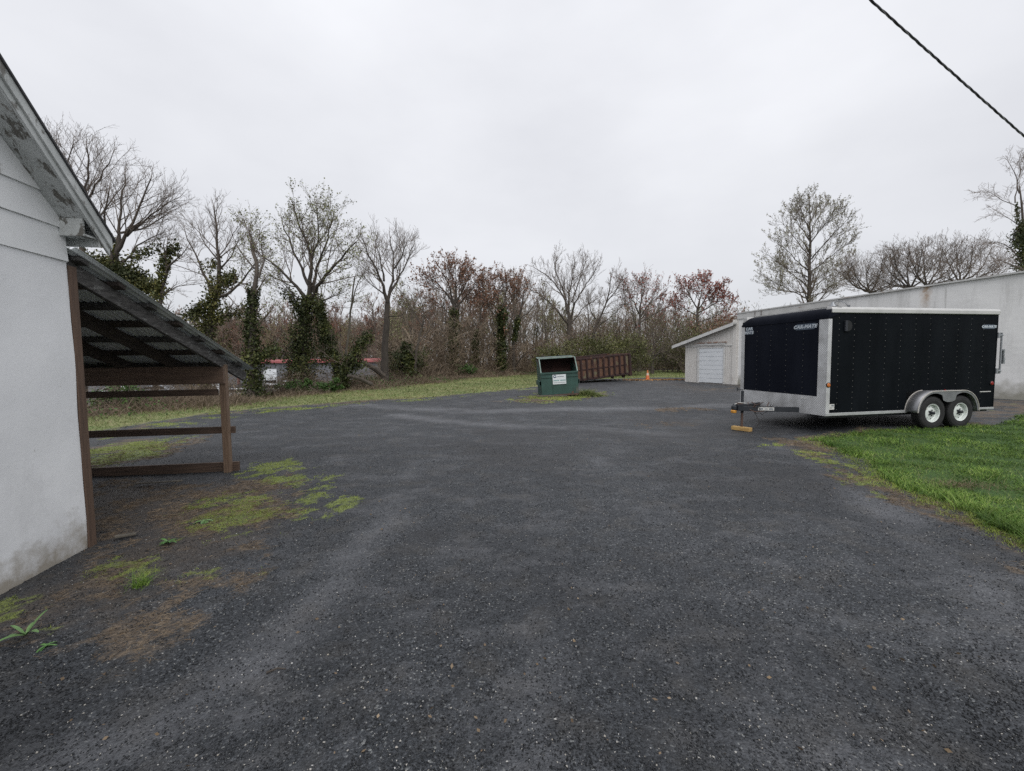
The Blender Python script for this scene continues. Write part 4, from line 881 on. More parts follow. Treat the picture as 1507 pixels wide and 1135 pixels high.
# ------------------------------------------------------------------ trees
def tubes_np(groups, ks):
    """groups: {nseg+1: (list of pts arrays, list of radii arrays)}; returns V, quads"""
    Vs, Fs, base = [], [], 0
    for n, (P, R) in groups.items():
        if not P: continue
        P = np.array(P, float); R = np.array(R, float); m = len(P); k = ks
        T = np.gradient(P, axis=1); T /= np.linalg.norm(T, axis=2, keepdims=True) + 1e-9
        ref = np.where(np.abs(T[:, :1, 2:3]) < .9, np.array([0, 0, 1.]), np.array([1., 0, 0]))
        U = np.cross(T, ref); U /= np.linalg.norm(U, axis=2, keepdims=True) + 1e-9; Wv = np.cross(T, U)
        a = np.arange(k) * 2 * pi / k
        V = P[:, :, None] + R[:, :, None, None] * (U[:, :, None] * np.cos(a)[None, None, :, None] + Wv[:, :, None] * np.sin(a)[None, None, :, None])
        idx = base + np.arange(m * n * k).reshape(m, n, k); nx_ = np.roll(idx, -1, 2)
        Fs.append(np.stack([idx[:, :-1], nx_[:, :-1], nx_[:, 1:], idx[:, 1:]], -1).reshape(-1, 4)); Vs.append(V.reshape(-1, 3)); base += m * n * k
    return np.concatenate(Vs), np.concatenate(Fs)
def cards(P, size, rng, flat=0.0, asp=.55):
    P = np.asarray(P); n = len(P); d = rng.normal(size=(n, 3)); d[:, 2] *= (1 - flat); d /= np.linalg.norm(d, axis=1, keepdims=True)
    e = np.cross(d, rng.normal(size=(n, 3))); e /= np.linalg.norm(e, axis=1, keepdims=True) + 1e-9
    s = (size * rng.uniform(.6, 1.35, n))[:, None]
    V = np.stack([P - d * s * .5, P + e * s * asp * .5, P + d * s * .5, P - e * s * asp * .5], 1).reshape(-1, 3)
    return V, np.arange(4 * n).reshape(n, 4)
class Grow:
    def __init__(g, seed, rmin=.008, up=.25, wob=.18):
        g.r = random.Random(seed); g.g = {}; g.tips = []; g.rmin = rmin; g.up = up; g.wob = wob
    def put(g, pts, rad):
        n = len(pts); a = g.g.setdefault(n, ([], [])); a[0].append(pts); a[1].append(rad)
    def branch(g, p, d, L_, r, lev, P):
        R = g.r; ns = P['seg'][lev]; pts = [p]; rad = [r]; st = L_ / ns; x, y, z = p; dx, dy, dz = d
        for i in range(ns):
            w = g.wob; dx += R.gauss(0, w); dy += R.gauss(0, w); dz += R.gauss(0, w) + g.up * P.get('upl', (1, 1, 1, 1))[lev] / ns * 1.4
            q = 1 / sqrt(dx * dx + dy * dy + dz * dz); dx *= q; dy *= q; dz *= q
            x += dx * st; y += dy * st; z += dz * st; pts.append((x, y, z)); rad.append(max(g.rmin * .6, r * (1 - .78 * (i + 1) / ns)))
        g.put(pts, rad)
        if lev + 1 < len(P['seg']): g.kids(pts, rad, L_, lev, P)
        else: g.tips.append(pts[-1]); g.tips.append(pts[-2])
    def kids(g, pts, rad, L_, lev, P, start=None, n=None, lat=None):
        R = g.r; n = n or P['n'][lev]; start = P['start'][lev] if start is None else start
        m = len(pts) - 1
        for j in range(n):
            t = start + (1 - start) * (j + R.random()) / n; f = min(m - 1e-6, t * m); i = int(f); q = f - i
            a, b = pts[i], pts[i + 1]; p = tuple(a[c] + (b[c] - a[c]) * q for c in range(3))
            tx, ty_, tz = (b[c] - a[c] for c in range(3)); l = sqrt(tx * tx + ty_ * ty_ + tz * tz) + 1e-9; tx /= l; ty_ /= l; tz /= l
            ux, uy, uz = R.gauss(0, 1), R.gauss(0, 1), R.gauss(0, 1); k = ux * tx + uy * ty_ + uz * tz; ux -= k * tx; uy -= k * ty_; uz -= k * tz
            l = sqrt(ux * ux + uy * uy + uz * uz) + 1e-9; an = radians(R.uniform(*P['ang'])); c_, s_ = cos(an), sin(an) / l
            rr = max(g.rmin, (rad[i] + (rad[i + 1] - rad[i]) * q) * P.get('rr', .55))
            LL = L_ * P['len'][lev] * (1 - (.64 if lev == 0 else P.get('tap', .55)) * t) * R.uniform(.55, 1.3)
            if LL < .12: continue
            g.branch(p, (tx * c_ + ux * s_, ty_ * c_ + uy * s_, tz * c_ + uz * s_), LL, min(rr, LL * .035 + g.rmin), lev + 1, P)
def resample(pts, rad, step):
    P = np.array(pts, float); seg = np.linalg.norm(np.diff(P, axis=0), axis=1); c = np.concatenate([[0], np.cumsum(seg)])
    n = max(4, int(c[-1] / step)); t = np.linspace(0, c[-1], n + 1)
    # smooth (Catmull-like) by interpolating and a light blur
    Q = np.stack([np.interp(t, c, P[:, i]) for i in range(3)], 1); r = np.interp(t, c, rad)
    for _ in range(3): Q[1:-1] = .5 * Q[1:-1] + .25 * (Q[:-2] + Q[2:])
    return Q, r
def leafy(name, pts, size, mat, rng, parent, asp=.75):
    V, Fq = cards(pts, size, rng, 0, asp); o = npmesh(name, V, [Fq], M[mat], parent); o['kind'] = 'stuff'; return o
PT = dict(seg=(5, 5, 4, 2), n=(9, 8, 4), start=(.12, .15, .2), ang=(22, 58), len=(1.0, .55, .5), tap=.5, rr=.5)
def px_tree(label, Y, limbs, seed, crown=2.2, nk=8, bark='bark', twig='twig', bud=None, budsize=.07, budn=1.0, ivy=None, ivymat='ivy', up=.25, wob=.13, P=None, group=None, name='tree', tmin=None, start0=.35, depth=.7, ground=None):
    """limbs: list of (points in photograph pixels at distance Y, r0, r1[, n children]); the first is the trunk"""
    P = dict(PT, **(P or {})); R = random.Random(seed); rng = np.random.default_rng(seed)
    yb_ = limbs[0][0][0][1]; yt_ = min(p[1] for l in limbs for p in l[0]); ext = .27 * crown * 1.45 * F / Y     # leave room for the twigs beyond the limb ends
    limbs = [([(x, y + ext * ((yb_ - y) / (yb_ - yt_)) ** 2) for x, y in l[0]],) + tuple(l[1:]) for l in limbs]
    b0 = limbs[0][0][0]; base = at(b0[0], b0[1], Y); zg = gzf(base.x, base.y)
    root = thing(name, label, 'tree', (base.x, base.y, zg), 0, group)
    g = Grow(seed, tmin or Y * .00027, up, wob); big = []; world = []; crown *= 1.45; nk = int(nk * 1.15)
    for li, lb in enumerate(limbs):
        pp, r0, r1 = lb[:3]; n = int(round(lb[3] * 1.15)) if len(lb) > 3 else nk
        k_ = 0 if li == 0 else R.uniform(-depth, depth); W3 = []; mpx = Y / F
        for (x, y) in pp:
            q = k_ * mpx * sqrt((x - pp[0][0]) ** 2 + (.5 * (y - pp[0][1])) ** 2); W3.append(at(x, y, Y + q) - base)
        if li == 0: W3 = [Vector((v.x, 0, v.z)) for v in W3]; W3[0] = Vector((0, 0, -.15))
        n_ = len(W3)
        pts = [(v.x, v.y if li else R.uniform(-.1, .1) * (i > 0), v.z + (base.z - zg if li or i else 0)) for i, v in enumerate(W3)]
        rad = [r0 + (r1 * .8 - r0) * (i / (n_ - 1)) ** (.8 if li == 0 else .6) for i in range(n_)]
        Q, r = resample(pts, rad, .45); Lq = np.linalg.norm(np.diff(Q, axis=0), axis=1).sum()
        Q[1:-1] += rng.normal(size=Q[1:-1].shape) * .035 * (1 if li else .6)
        if li == 0: r[0] *= 1.45; r[1] *= 1.15
        big.append((Q, r)); world.append(Q)
        if n > 0: g.kids([tuple(p) for p in Q], list(r), crown, 0, P, start=start0 if li == 0 else .22, n=n)
        if n > 0:
            e = Q[-1] - Q[-2]; e = e / np.linalg.norm(e); g.branch(tuple(Q[-1]), tuple(e), crown * .22, r[-1], 2, P)
    gb = {}
    for Q, r in big: a = gb.setdefault(len(Q), ([], [])); a[0].append(Q); a[1].append(r)
    V, Fq = tubes_np(gb, 8); npmesh('trunk', V, [Fq], M[bark], root, smooth=True)
    V, Fq = tubes_np(g.g, 3); npmesh('crown', V, [Fq], M[twig], root)
    if bud:
        T = np.array(g.tips); T = T[rng.random(len(T)) < min(1, budn)]
        if budn > 1: T = np.concatenate([T] * int(round(budn))); 
        T = T + rng.normal(size=T.shape) * .05
        leafy('buds', T, budsize, bud, rng, root)
    if ivy:
        L_ = []
        for (pp, rad, dens) in ivy:
            W3 = np.array([(lambda v: (v.x, 0, v.z + base.z - zg))(at(x, y, Y) - base) for x, y in pp])
            Q, r = resample(W3, [rad[0] + (rad[1] - rad[0]) * i / (len(W3) - 1) for i in range(len(W3))], .15)
            n = int(dens * 430 * len(Q) * .15); ii = rng.integers(0, len(Q), n)
            rr = r[ii] * (1 + .35 * np.sin(ii * 1.7) + .25 * np.sin(ii * .61 + 2)); a = rng.uniform(0, 2 * pi, n); q = rr * np.sqrt(rng.random(n)) * rng.uniform(.7, 1.25, n)
            p = Q[ii] + np.stack([np.cos(a) * q, np.sin(a) * q, rng.normal(size=n) * .18], 1); p[:, 2] = np.maximum(p[:, 2], 0); L_.append(p)
        o = leafy('ivy', np.concatenate(L_), .10 if Y < 30 else .19, ivymat, rng, root, .85)
    return root

px_tree('bare tree with a wide twiggy crown showing above the lean-to roof at the far left', 21,
    [([(168, 585), (168, 430), (169, 355)], .20, .12, 3), ([(169, 365), (190, 328), (205, 285), (222, 240)], .10, .03), ([(186, 335), (215, 305), (262, 272)], .07, .02), ([(170, 370), (178, 300), (184, 232)], .09, .03), ([(172, 395), (150, 330), (160, 262)], .08, .03), ([(178, 330), (220, 322), (245, 300)], .06, .02), ([(176, 390), (205, 345), (240, 330)], .06, .02)],
    11, 2.1, 10, ivy=[([(170, 400), (166, 356)], (.28, .1), 1.0), ([(125, 378), (150, 392), (180, 402), (205, 415), (230, 432)], (1.1, .55), 5.0), ([(190, 385), (212, 372), (234, 364)], (.2, .16), .8)], depth=.9)
px_tree('tall bare tree standing highest behind the peeling rake of the white building', 23,
    [([(120, 590), (122, 400), (118, 330)], .20, .12, 3), ([(118, 330), (121, 280), (133, 235), (128, 195)], .10, .03), ([(119, 335), (104, 270), (88, 215), (70, 185)], .10, .03), ([(121, 290), (150, 240), (165, 208)], .06, .02), ([(108, 290), (98, 240), (108, 188)], .06, .02), ([(122, 330), (160, 290), (185, 250)], .07, .02), ([(115, 260), (80, 240), (60, 215)], .05, .02)],
    12, 2.2, 10, depth=.9)
px_tree('leaning ivy wrapped trunk just above the middle of the lean-to roof', 19,
    [([(225, 590), (230, 470), (236, 425), (246, 378)], .12, .06, 5), ([(244, 385), (262, 368), (275, 350)], .05, .015, 6), ([(236, 425), (262, 412), (300, 408)], .03, .012, 6), ([(245, 380), (240, 350), (243, 335)], .04, .012, 6)],
    13, 1.3, 7, ivy=[([(230, 440), (238, 405), (247, 368), (262, 366)], (.24, .14), 1.3)])
px_tree('crooked tree with an ivy thick trunk right above the lean-to roof', 20,
    [([(300, 588), (306, 503), (309, 455), (322, 408)], .20, .11, 3), ([(322, 410), (321, 366), (318, 328), (315, 288)], .10, .03, 12), ([(318, 432), (345, 433), (352, 412), (362, 398), (374, 381)], .08, .03), ([(309, 418), (296, 386), (282, 352), (272, 325)], .07, .02, 10), ([(306, 470), (337, 463), (366, 455)], .07, .03, 5), ([(322, 390), (340, 372), (352, 338)], .05, .015, 8), ([(320, 372), (300, 350), (292, 320)], .04, .015, 8)],
    14, 1.5, 9, ivy=[([(302, 560), (300, 500), (304, 470), (312, 440), (325, 412), (345, 408)], (.65, .28), 2.3), ([(272, 468), (290, 458), (305, 450)], (.5, .3), 1.6), ([(306, 470), (337, 463), (366, 455)], (.16, .1), .7), ([(300, 395), (322, 385)], (.22, .14), .6)], up=.3)
px_tree('ivy covered tree standing right of the lean-to eave tip', 18.5,
    [([(373, 588), (371, 520), (370, 473), (371, 421), (381, 400), (378, 369), (368, 343)], .18, .06, 6), ([(378, 372), (367, 340), (366, 318)], .05, .02, 10), ([(381, 400), (392, 372), (385, 345)], .05, .02, 8), ([(374, 385), (360, 372), (350, 350)], .04, .02, 8)],
    15, 1.3, 8, bud='budgreen', budsize=.07, budn=1, ivy=[([(375, 585), (373, 540), (370, 480), (372, 430)], (.55, .18), 2.4), ([(375, 530), (395, 520), (405, 512)], (.45, .35), 1.5)], ivymat='ivydark')
px_tree('large forked tree with fanned limbs, pale green buds and ivy round its trunk', 24,
    [([(449, 578), (446, 520), (448, 473), (453, 433)], .30, .18, 0), ([(453, 438), (430, 409), (404, 380), (377, 357)], .12, .03, 12), ([(458, 420), (439, 378), (424, 337), (416, 312)], .10, .03, 10), ([(455, 432), (458, 386), (457, 357), (440, 310), (433, 288)], .14, .03, 12), ([(459, 425), (466, 380), (483, 337), (491, 296)], .10, .03, 12), ([(456, 435), (480, 394), (506, 366), (524, 343)], .12, .03, 12), ([(459, 372), (471, 328), (467, 290)], .07, .02, 10), ([(450, 445), (478, 440), (505, 425)], .07, .02, 9), ([(450, 440), (425, 425), (412, 400)], .05, .02, 8)],
    16, 2.0, 9, bark='barkdark', bud='budgreen', budsize=.085, budn=1.0, ivy=[([(447, 575), (446, 530), (445, 490), (455, 440)], (.95, .5), 4.0), ([(420, 430), (438, 448), (450, 470)], (.3, .35), 1.3), ([(468, 437), (472, 480), (478, 530)], (.25, .3), 1.4), ([(428, 560), (440, 500)], (.5, .4), 1.5)], ivymat='ivydark', up=.35)
px_tree('slim ivy covered trunk leaning right beside the large forked tree', 23.5,
    [([(503, 580), (494, 530), (482, 490), (469, 448)], .12, .08, 3), ([(470, 450), (465, 420), (472, 395)], .05, .02, 6)],
    17, 1.2, 6, ivy=[([(502, 570), (494, 526), (480, 485), (469, 445)], (.40, .22), 2.2)], ivymat='ivydark')
px_tree('ivy clad tree leaning hard to the right before the grey building', 23,
    [([(496, 582), (508, 548), (524, 520), (542, 496)], .14, .07, 4), ([(508, 548), (506, 520), (500, 495)], .06, .03, 5)],
    18, 1.0, 5, ivy=[([(498, 575), (510, 545), (527, 515), (542, 495)], (.38, .32), 2.4), ([(505, 530), (520, 540), (535, 535)], (.3, .2), 1.0)], ivymat='ivydark')
px_tree('thin broken snag between the forked tree and the tall fork right of it', 25,
    [([(503, 578), (508, 523), (516, 459), (522, 401)], .10, .05, 1), ([(517, 450), (526, 405), (540, 380)], .045, .02, 6)], 19, 1.1, 5, bark='barkpale')
px_tree('tall dark tree forking into a rounded bare crown left of the reddish trees', 27,
    [([(566, 572), (566, 520), (569, 459), (570, 436)], .27, .18, 0), ([(570, 438), (563, 401), (543, 366), (533, 334)], .12, .03, 12), ([(570, 440), (577, 412), (581, 372), (574, 330)], .12, .03, 12), ([(573, 425), (592, 392), (609, 345)], .09, .03, 12), ([(565, 405), (560, 370), (552, 338)], .07, .02, 10), ([(580, 385), (594, 355), (600, 338)], .06, .02, 9), ([(570, 462), (588, 466), (599, 452)], .04, .015, 3), ([(569, 430), (548, 415), (536, 398)], .05, .02, 8)],
    20, 2.0, 10, bark='barkdark', up=.38)
px_tree('small crooked bare tree right of the tall forked tree', 30,
    [([(608, 562), (613, 510), (622, 473)], .13, .07, 3), ([(621, 475), (604, 446), (593, 420)], .06, .02, 8), ([(622, 475), (627, 445), (618, 425)], .06, .02, 8), ([(614, 505), (634, 480), (640, 450)], .05, .02, 7)], 21, 1.5, 6, ivy=[([(606, 560), (600, 535), (598, 510)], (.6, .35), 1.8)], ivymat='ivydark')
RP = dict(n=(10, 7, 4))
px_tree('broad reddish brown crowned tree, the widest of the reddish pair by the wood edge', 40,
    [([(668, 560), (667, 500), (669, 450), (668, 436)], .26, .18, 0), ([(668, 445), (650, 410), (634, 395)], .11, .03), ([(668, 440), (658, 400), (650, 382)], .10, .03), ([(669, 440), (671, 405), (671, 380)], .11, .03), ([(670, 440), (684, 410), (690, 388)], .10, .03), ([(671, 445), (693, 420), (701, 400)], .09, .03), ([(669, 465), (650, 445), (636, 430)], .07, .03)],
    22, 2.6, 11, bark='barkdark', twig='twigred', bud='budbrown', budsize=.15, budn=1, ivy=[([(667, 555), (667, 500), (668, 460)], (.5, .35), 2)], ivymat='ivydark', P=RP, up=.4)
px_tree('slanting red brown budded tree between the two reddish crowns', 41,
    [([(697, 558), (700, 500), (704, 467), (722, 437)], .17, .1, 3), ([(722, 437), (733, 418), (741, 402)], .08, .03), ([(706, 465), (712, 430), (709, 405)], .08, .03), ([(703, 480), (690, 450), (686, 425)], .07, .03)],
    23, 2.2, 9, twig='twigred', bud='budbrown', budsize=.14, ivy=[([(697, 555), (702, 490)], (.35, .25), 1.2)], ivymat='ivydark', up=.4)
px_tree('red brown crowned tree with an ivy straight trunk left of the green dumpster line', 42,
    [([(737, 556), (738, 500), (738, 457)], .20, .12, 2), ([(738, 460), (730, 420), (728, 402)], .09, .03), ([(738, 458), (745, 420), (746, 400)], .09, .03), ([(738, 460), (757, 428), (768, 408)], .09, .03), ([(738, 470), (722, 450), (714, 436)], .07, .03)],
    24, 2.5, 11, twig='twigred', bud='budbrown', budsize=.15, budn=1, ivy=[([(737, 555), (738, 500), (739, 455)], (.45, .5), 2)], ivymat='ivydark', P=RP, up=.4)
px_tree('dark crooked tree rising just left of the broad spreading tree', 43,
    [([(757, 556), (755, 510), (757, 485), (768, 446)], .17, .1, 4), ([(768, 446), (768, 425), (776, 408)], .08, .03), ([(762, 468), (783, 448), (795, 425)], .07, .03), ([(757, 540), (768, 522), (786, 512)], .07, .03, 4)],
    25, 2.4, 9, bark='barkdark', twig='twigred', ivy=[([(757, 500), (762, 470)], (.3, .3), 1)], ivymat='ivydark', up=.35)
px_tree('broad spreading bare tree with many fanned limbs above the rusty container', 50,
    [([(838, 550), (838, 500), (838, 467)], .42, .30, 0), ([(838, 470), (830, 430), (810, 399), (785, 381)], .16, .04, 13), ([(838, 478), (820, 453), (799, 430), (771, 414)], .15, .04, 12), ([(838, 470), (836, 430), (843, 400), (845, 367)], .16, .04, 13), ([(836, 455), (828, 415), (818, 390), (815, 369)], .12, .03, 11), ([(839, 472), (846, 440), (862, 412), (877, 384)], .14, .04, 13), ([(840, 475), (858, 448), (885, 430)], .10, .03, 10), ([(841, 440), (852, 405), (862, 372)], .10, .03, 11)],
    26, 2.9, 9, bark='bark', up=.3, P=dict(n=(8, 7, 4)))
px_tree('bare tree leaning right next to the broad spreading tree', 46,
    [([(873, 550), (872, 500), (876, 478), (887, 455), (896, 425), (899, 395)], .2, .05, 14), ([(880, 468), (868, 455), (866, 430)], .08, .03, 9), ([(892, 440), (906, 420), (914, 400)], .07, .03, 9), ([(877, 480), (900, 462), (920, 440)], .07, .03, 9)], 27, 2.4, 9, bark='barkdark', up=.35)
px_tree('grey crowned tree flushed with red buds left of the garage', 48,
    [([(941, 550), (941, 486), (942, 456)], .22, .13, 3), ([(942, 458), (930, 430), (923, 410)], .09, .03, 11), ([(942, 456), (944, 425), (944, 405)], .10, .03, 11), ([(943, 460), (957, 435), (967, 424)], .09, .03, 12), ([(943, 470), (965, 455), (983, 444)], .08, .03, 10), ([(936, 480), (931, 450), (926, 425)], .10, .03, 9)],
    28, 2.7, 10, twig='twig', bud='budred', budsize=.15, budn=.5, up=.4, P=dict(n=(8, 7, 4)))
px_tree('rounded red budded tree behind the garage roof', 50,
    [([(1026, 552), (1026, 475), (1027, 446)], .24, .14, 3), ([(1027, 448), (1014, 425), (1010, 415)], .09, .03, 10), ([(1027, 448), (1033, 420), (1035, 405)], .10, .03, 11), ([(1027, 450), (1042, 425), (1050, 414)], .09, .03, 11), ([(1028, 455), (1050, 440), (1071, 432)], .09, .03, 12), ([(1026, 460), (1008, 448), (997, 440)], .08, .03, 10), ([(1026, 470), (1050, 462), (1065, 452)], .07, .03, 9)],
    29, 2.6, 10, twig='twigred', bud='budred', budsize=.17, budn=1, up=.4, P=dict(n=(8, 7, 4)))
px_tree('tall pyramidal tree covered in pale buds behind the left part of the warehouse', 42,
    [([(1190, 545), (1190, 443), (1191, 360), (1192, 284)], .30, .04, 40)] + [([(1190, y0), ((1190 + x1) / 2, (y0 + y1) / 2 - 1), (x1, y1)], .06, .018, 14) for (y0, x1, y1) in
      [(440, 1117, 400), (420, 1128, 368), (395, 1138, 345), (370, 1150, 318), (345, 1163, 302), (330, 1176, 290), (440, 1252, 402), (425, 1262, 372), (400, 1256, 345), (380, 1248, 312), (355, 1233, 296), (340, 1218, 285), (430, 1135, 425), (435, 1225, 425), (415, 1235, 385), (405, 1150, 385)]],
    30, 2.1, 9, bud='budpale', budsize=.105, budn=1, up=.45, start0=.22, depth=1.0, P=dict(n=(8, 6, 4), ang=(22, 50)))
def spreading(label, Y, base, tips_, seed):
    fork = (base[0], base[1] - 14)
    px_tree(label, Y, [([(base[0], 548), (base[0], base[1]), fork], .2, .15, 0)] + [([fork, ((fork[0] * .45 + x * .55) + (4 if x > fork[0] else -4), fork[1] * .5 + y * .5 + 5), (x, y)], .085, .022, 12) for x, y in tips_],
        seed, 2.2, 9, bark='barkdark', twig='twig', up=.5, wob=.2, depth=.9, P=dict(n=(9, 7, 4), ang=(30, 65)))
spreading('low spreading bare tree nearest the tall pyramidal budded tree', 38, (1281, 438), [(1240, 392), (1252, 372), (1276, 384), (1300, 366), (1322, 396), (1262, 408), (1312, 412)], 31)
spreading('low spreading bare tree, left one of the dark pair over the warehouse parapet', 37, (1340, 432), [(1296, 366), (1312, 352), (1336, 364), (1356, 352), (1288, 398), (1312, 400), (1372, 380)], 32)
spreading('low spreading bare tree, right one of the dark pair over the warehouse parapet', 38, (1364, 430), [(1338, 356), (1362, 344), (1388, 350), (1410, 362), (1424, 384), (1340, 385)], 33)
spreading('low spreading bare tree nearest the ivy mass at the right edge', 38, (1416, 424), [(1390, 360), (1408, 350), (1432, 345), (1458, 358), (1480, 374), (1462, 396), (1396, 398)], 34)
px_tree('bare drooping tree with a dark ivy mass at the right edge', 24,
    [([(1528, 560), (1522, 430), (1516, 380), (1508, 311), (1499, 265)], .16, .03, 8), ([(1500, 275), (1494, 250), (1492, 230), (1482, 222)], .03, .010, 7), ([(1505, 300), (1478, 284), (1450, 270)], .03, .010, 8), ([(1508, 330), (1482, 316), (1462, 300)], .03, .010, 7), ([(1506, 385), (1478, 345), (1450, 352)], .04, .012, 9), ([(1494, 290), (1500, 255), (1502, 215)], .03, .012, 7), ([(1508, 395), (1480, 380), (1440, 372)], .03, .012, 7)],
    35, 1.35, 7, ivy=[([(1520, 395), (1512, 365), (1504, 338)], (.6, .38), 5.0), ([(1500, 330), (1496, 305)], (.12, .08), .5)], ivymat='ivydark', up=-.1, wob=.2)
px_tree('small dark tree with a rounded brown crown on the lawn beyond the traffic cone', 41,
    [([(960, 552), (961, 528)], .17, .14, 0), ([(961, 530), (950, 515), (938, 490)], .09, .03, 12), ([(961, 530), (961, 500), (961, 474)], .11, .03, 13), ([(961, 530), (975, 508), (990, 488)], .09, .03, 12), ([(957, 540), (946, 528), (936, 515)], .07, .03, 9), ([(961, 522), (980, 515), (994, 508)], .06, .03, 9), ([(961, 505), (975, 485), (982, 472)], .06, .03, 9)],
    36, 1.7, 9, bark='barkdark', twig='twig', bud='olive', budsize=.10, budn=.35, up=.35, P=dict(n=(9, 7, 4)))
def fallen(label, Y, a, b, r):
    A = at(*a, Y); B = at(*b, Y + 1.0); c = thing('fallen_log', label, 'log', tuple(B))
    m = MB().tube([A - B, (A - B) * .5 + Vector((0, 0, .08)), Vector((0, 0, 0))], [r * .8, r, r * 1.1], 8).build('trunk', M['bark'], c, smooth=True)
fallen('leaning dead log propped against the tall dark forked tree', 26, (532, 532), (569, 556), .16)
fallen('low dead log lying in the brush before the grey building', 22.5, (512, 553), (547, 566), .10)

# leafy shrubs
def bush(label, px, py, Y, w, h, n, mats, seed, name='bush', size=.13, group=None, dep=None, stems=26):
    rng = np.random.default_rng(seed); p = at(px, py, Y); zg = gzf(p.x, p.y); root = thing(name, label, 'bush', (p.x, p.y, zg), 0, group)
    g = Grow(seed, .012, .15, .2); R = random.Random(seed)
    for i in range(stems):
        a = R.uniform(0, 2 * pi); t = R.uniform(.1, 1.15); g.branch((.15 * cos(a) * w, .15 * sin(a) * w, 0), (cos(a) * t * w / h * .5, sin(a) * t * w / h * .5, 1), h * R.uniform(.7, 1.0), .03, 0, dict(seg=(5, 3, 2), n=(9, 5), start=(.15, .2), ang=(25, 65), len=(.5, .5)))
    V, Fq = tubes_np(g.g, 3); npmesh('stems', V, [Fq], M['twig'], root)
    T = np.array(g.tips); m = 36; L_ = []
    cen = T[rng.integers(0, len(T), m * 6)]
    ii = rng.integers(0, len(cen), n); p_ = cen[ii] + rng.normal(size=(n, 3)) * np.array([.28, .28, .2]) * h / 3.2
    p_[:, 2] = np.abs(p_[:, 2])
    leafy('foliage', p_, size, mats, rng, root); return root
bush('large rounded olive green bush standing just behind the rusty container', 862, 550, 37, 6.2, 3.9, 9000, 'olive', 41)
bush('olive bush between the large rounded bush and the garage', 915, 550, 38.5, 5.4, 3.7, 7000, 'olive', 42)
bush('olive bush low at the left flank of the large rounded bush', 818, 551, 40, 3.6, 2.7, 4200, 'olive', 43)
bush('dull green brown bush in the shade left of the garage corner', 988, 549, 46, 5.5, 3.8, 4200, 'ivydark', 44)
bush('green bush rising behind the garage roof slope', 1018, 549, 42, 5.0, 5.4, 5000, 'olive', 45)
bush('orange brown bush showing over the garage roof next to the warehouse corner', 1062, 549, 46, 6.5, 6.6, 5200, 'budbrown', 46)
bush('pale yellow green bush at the far left end of the warehouse parapet', 1105, 549, 48, 5.0, 7.4, 2600, 'budpale', 47)
bush('fresh green shrub at the edge of the wood left of the dumpster', 688, 552, 38, 2.4, 1.25, 1800, 'honeys', 48, stems=10)
bush('dark evergreen bush near the small crooked bare tree', 598, 562, 31, 2.2, 2.6, 3200, 'ivydark', 49, stems=12)
bush('ivy green bush at the foot of the forked tree', 432, 584, 21, 1.6, .9, 1700, 'honeys', 50, size=.09, stems=9)
bush('fresh green brambles between the forked tree and the leaning ivy tree', 478, 580, 21.5, 2.6, .85, 2400, 'honeys', 51, size=.09, stems=9)
bush('green brambles seen through the lean-to below its upper rail', 176, 602, 14.5, 1.6, 1.0, 1400, 'honeys', 52, size=.07, stems=8)

# the wood: six kinds of bare woodland tree, each copy an object of its own
def wood_proto(seed, h, r, twig, bud, spread, ivy=False):
    R = random.Random(seed); rng = np.random.default_rng(seed)
    root = thing('woodland_tree', 'slender bare tree in the brown wood behind the yard', 'tree', (0, 0, 0), 0, 'trees of the wood behind the yard')
    g = Grow(seed, .016, .45, .12)
    n = 9; pts = [(0, 0, -.3)]; x = y = 0
    for i in range(1, n + 1): x += R.gauss(0, .16); y += R.gauss(0, .16); pts.append((x, y, h * i / n))
    rad = [r * (1 - .85 * i / n) for i in range(n + 1)]
    g2 = {n + 1: ([pts], [rad])}
    P = dict(seg=(6, 4, 3, 2), n=(0, 7, 4), start=(.2, .15, .2), ang=(18, 55), len=(1, .5, .5), tap=.5)
    big = []
    for j in range(16):
        t = R.uniform(.30, .97); i = int(t * n); p = pts[i]; a = R.uniform(0, 2 * pi); LL = spread * (1.15 - .6 * t) * R.uniform(.6, 1.3)
        g.branch(p, (cos(a) * .8, sin(a) * .8, R.uniform(.5, 1.1)), LL, rad[i] * .45 + .01, 1, P)
    V, Fq = tubes_np(g2, 6); npmesh('trunk', V, [Fq], M['bark' if seed % 2 else 'barkpale'], root, smooth=True)
    V, Fq = tubes_np(g.g, 3); npmesh('crown', V, [Fq], M[twig], root)
    if bud: T = np.array(g.tips); leafy('buds', T[rng.random(len(T)) < .6], .16, bud, rng, root)
    if ivy:
        nn = 900; zz = rng.uniform(0, h * .6, nn); a = rng.uniform(0, 2 * pi, nn); q = .38 * np.sqrt(rng.random(nn)) * (1.1 + .5 * np.sin(zz * 2)); leafy('ivy', np.stack([np.cos(a) * q, np.sin(a) * q, zz], 1), .2, 'ivydark', rng, root)
    return root
protos = [wood_proto(101, 12, .19, 'twigwarm', None, 3.4), wood_proto(102, 10.5, .15, 'twigwarm', 'budbrown', 3.0), wood_proto(103, 13, .17, 'twigwarm', None, 3.6, True), wood_proto(104, 9.5, .13, 'twigpale', None, 2.8),
          wood_proto(105, 11.5, .17, 'twigred', 'budbrown', 3.3), wood_proto(106, 8, .08, 'twigpale', 'budgreen', 2.6), wood_proto(107, 12.5, .18, 'twigwarm', 'budgreen', 3.3)]
def copy_tree(o, parent=None, label=None):
    c = o.copy(); COL.objects.link(c); c.parent = parent
    for ch in o.children: copy_tree(ch, c)
    if label: c['label'] = label
    return c
RW = random.Random(77); used = set(); placed = []
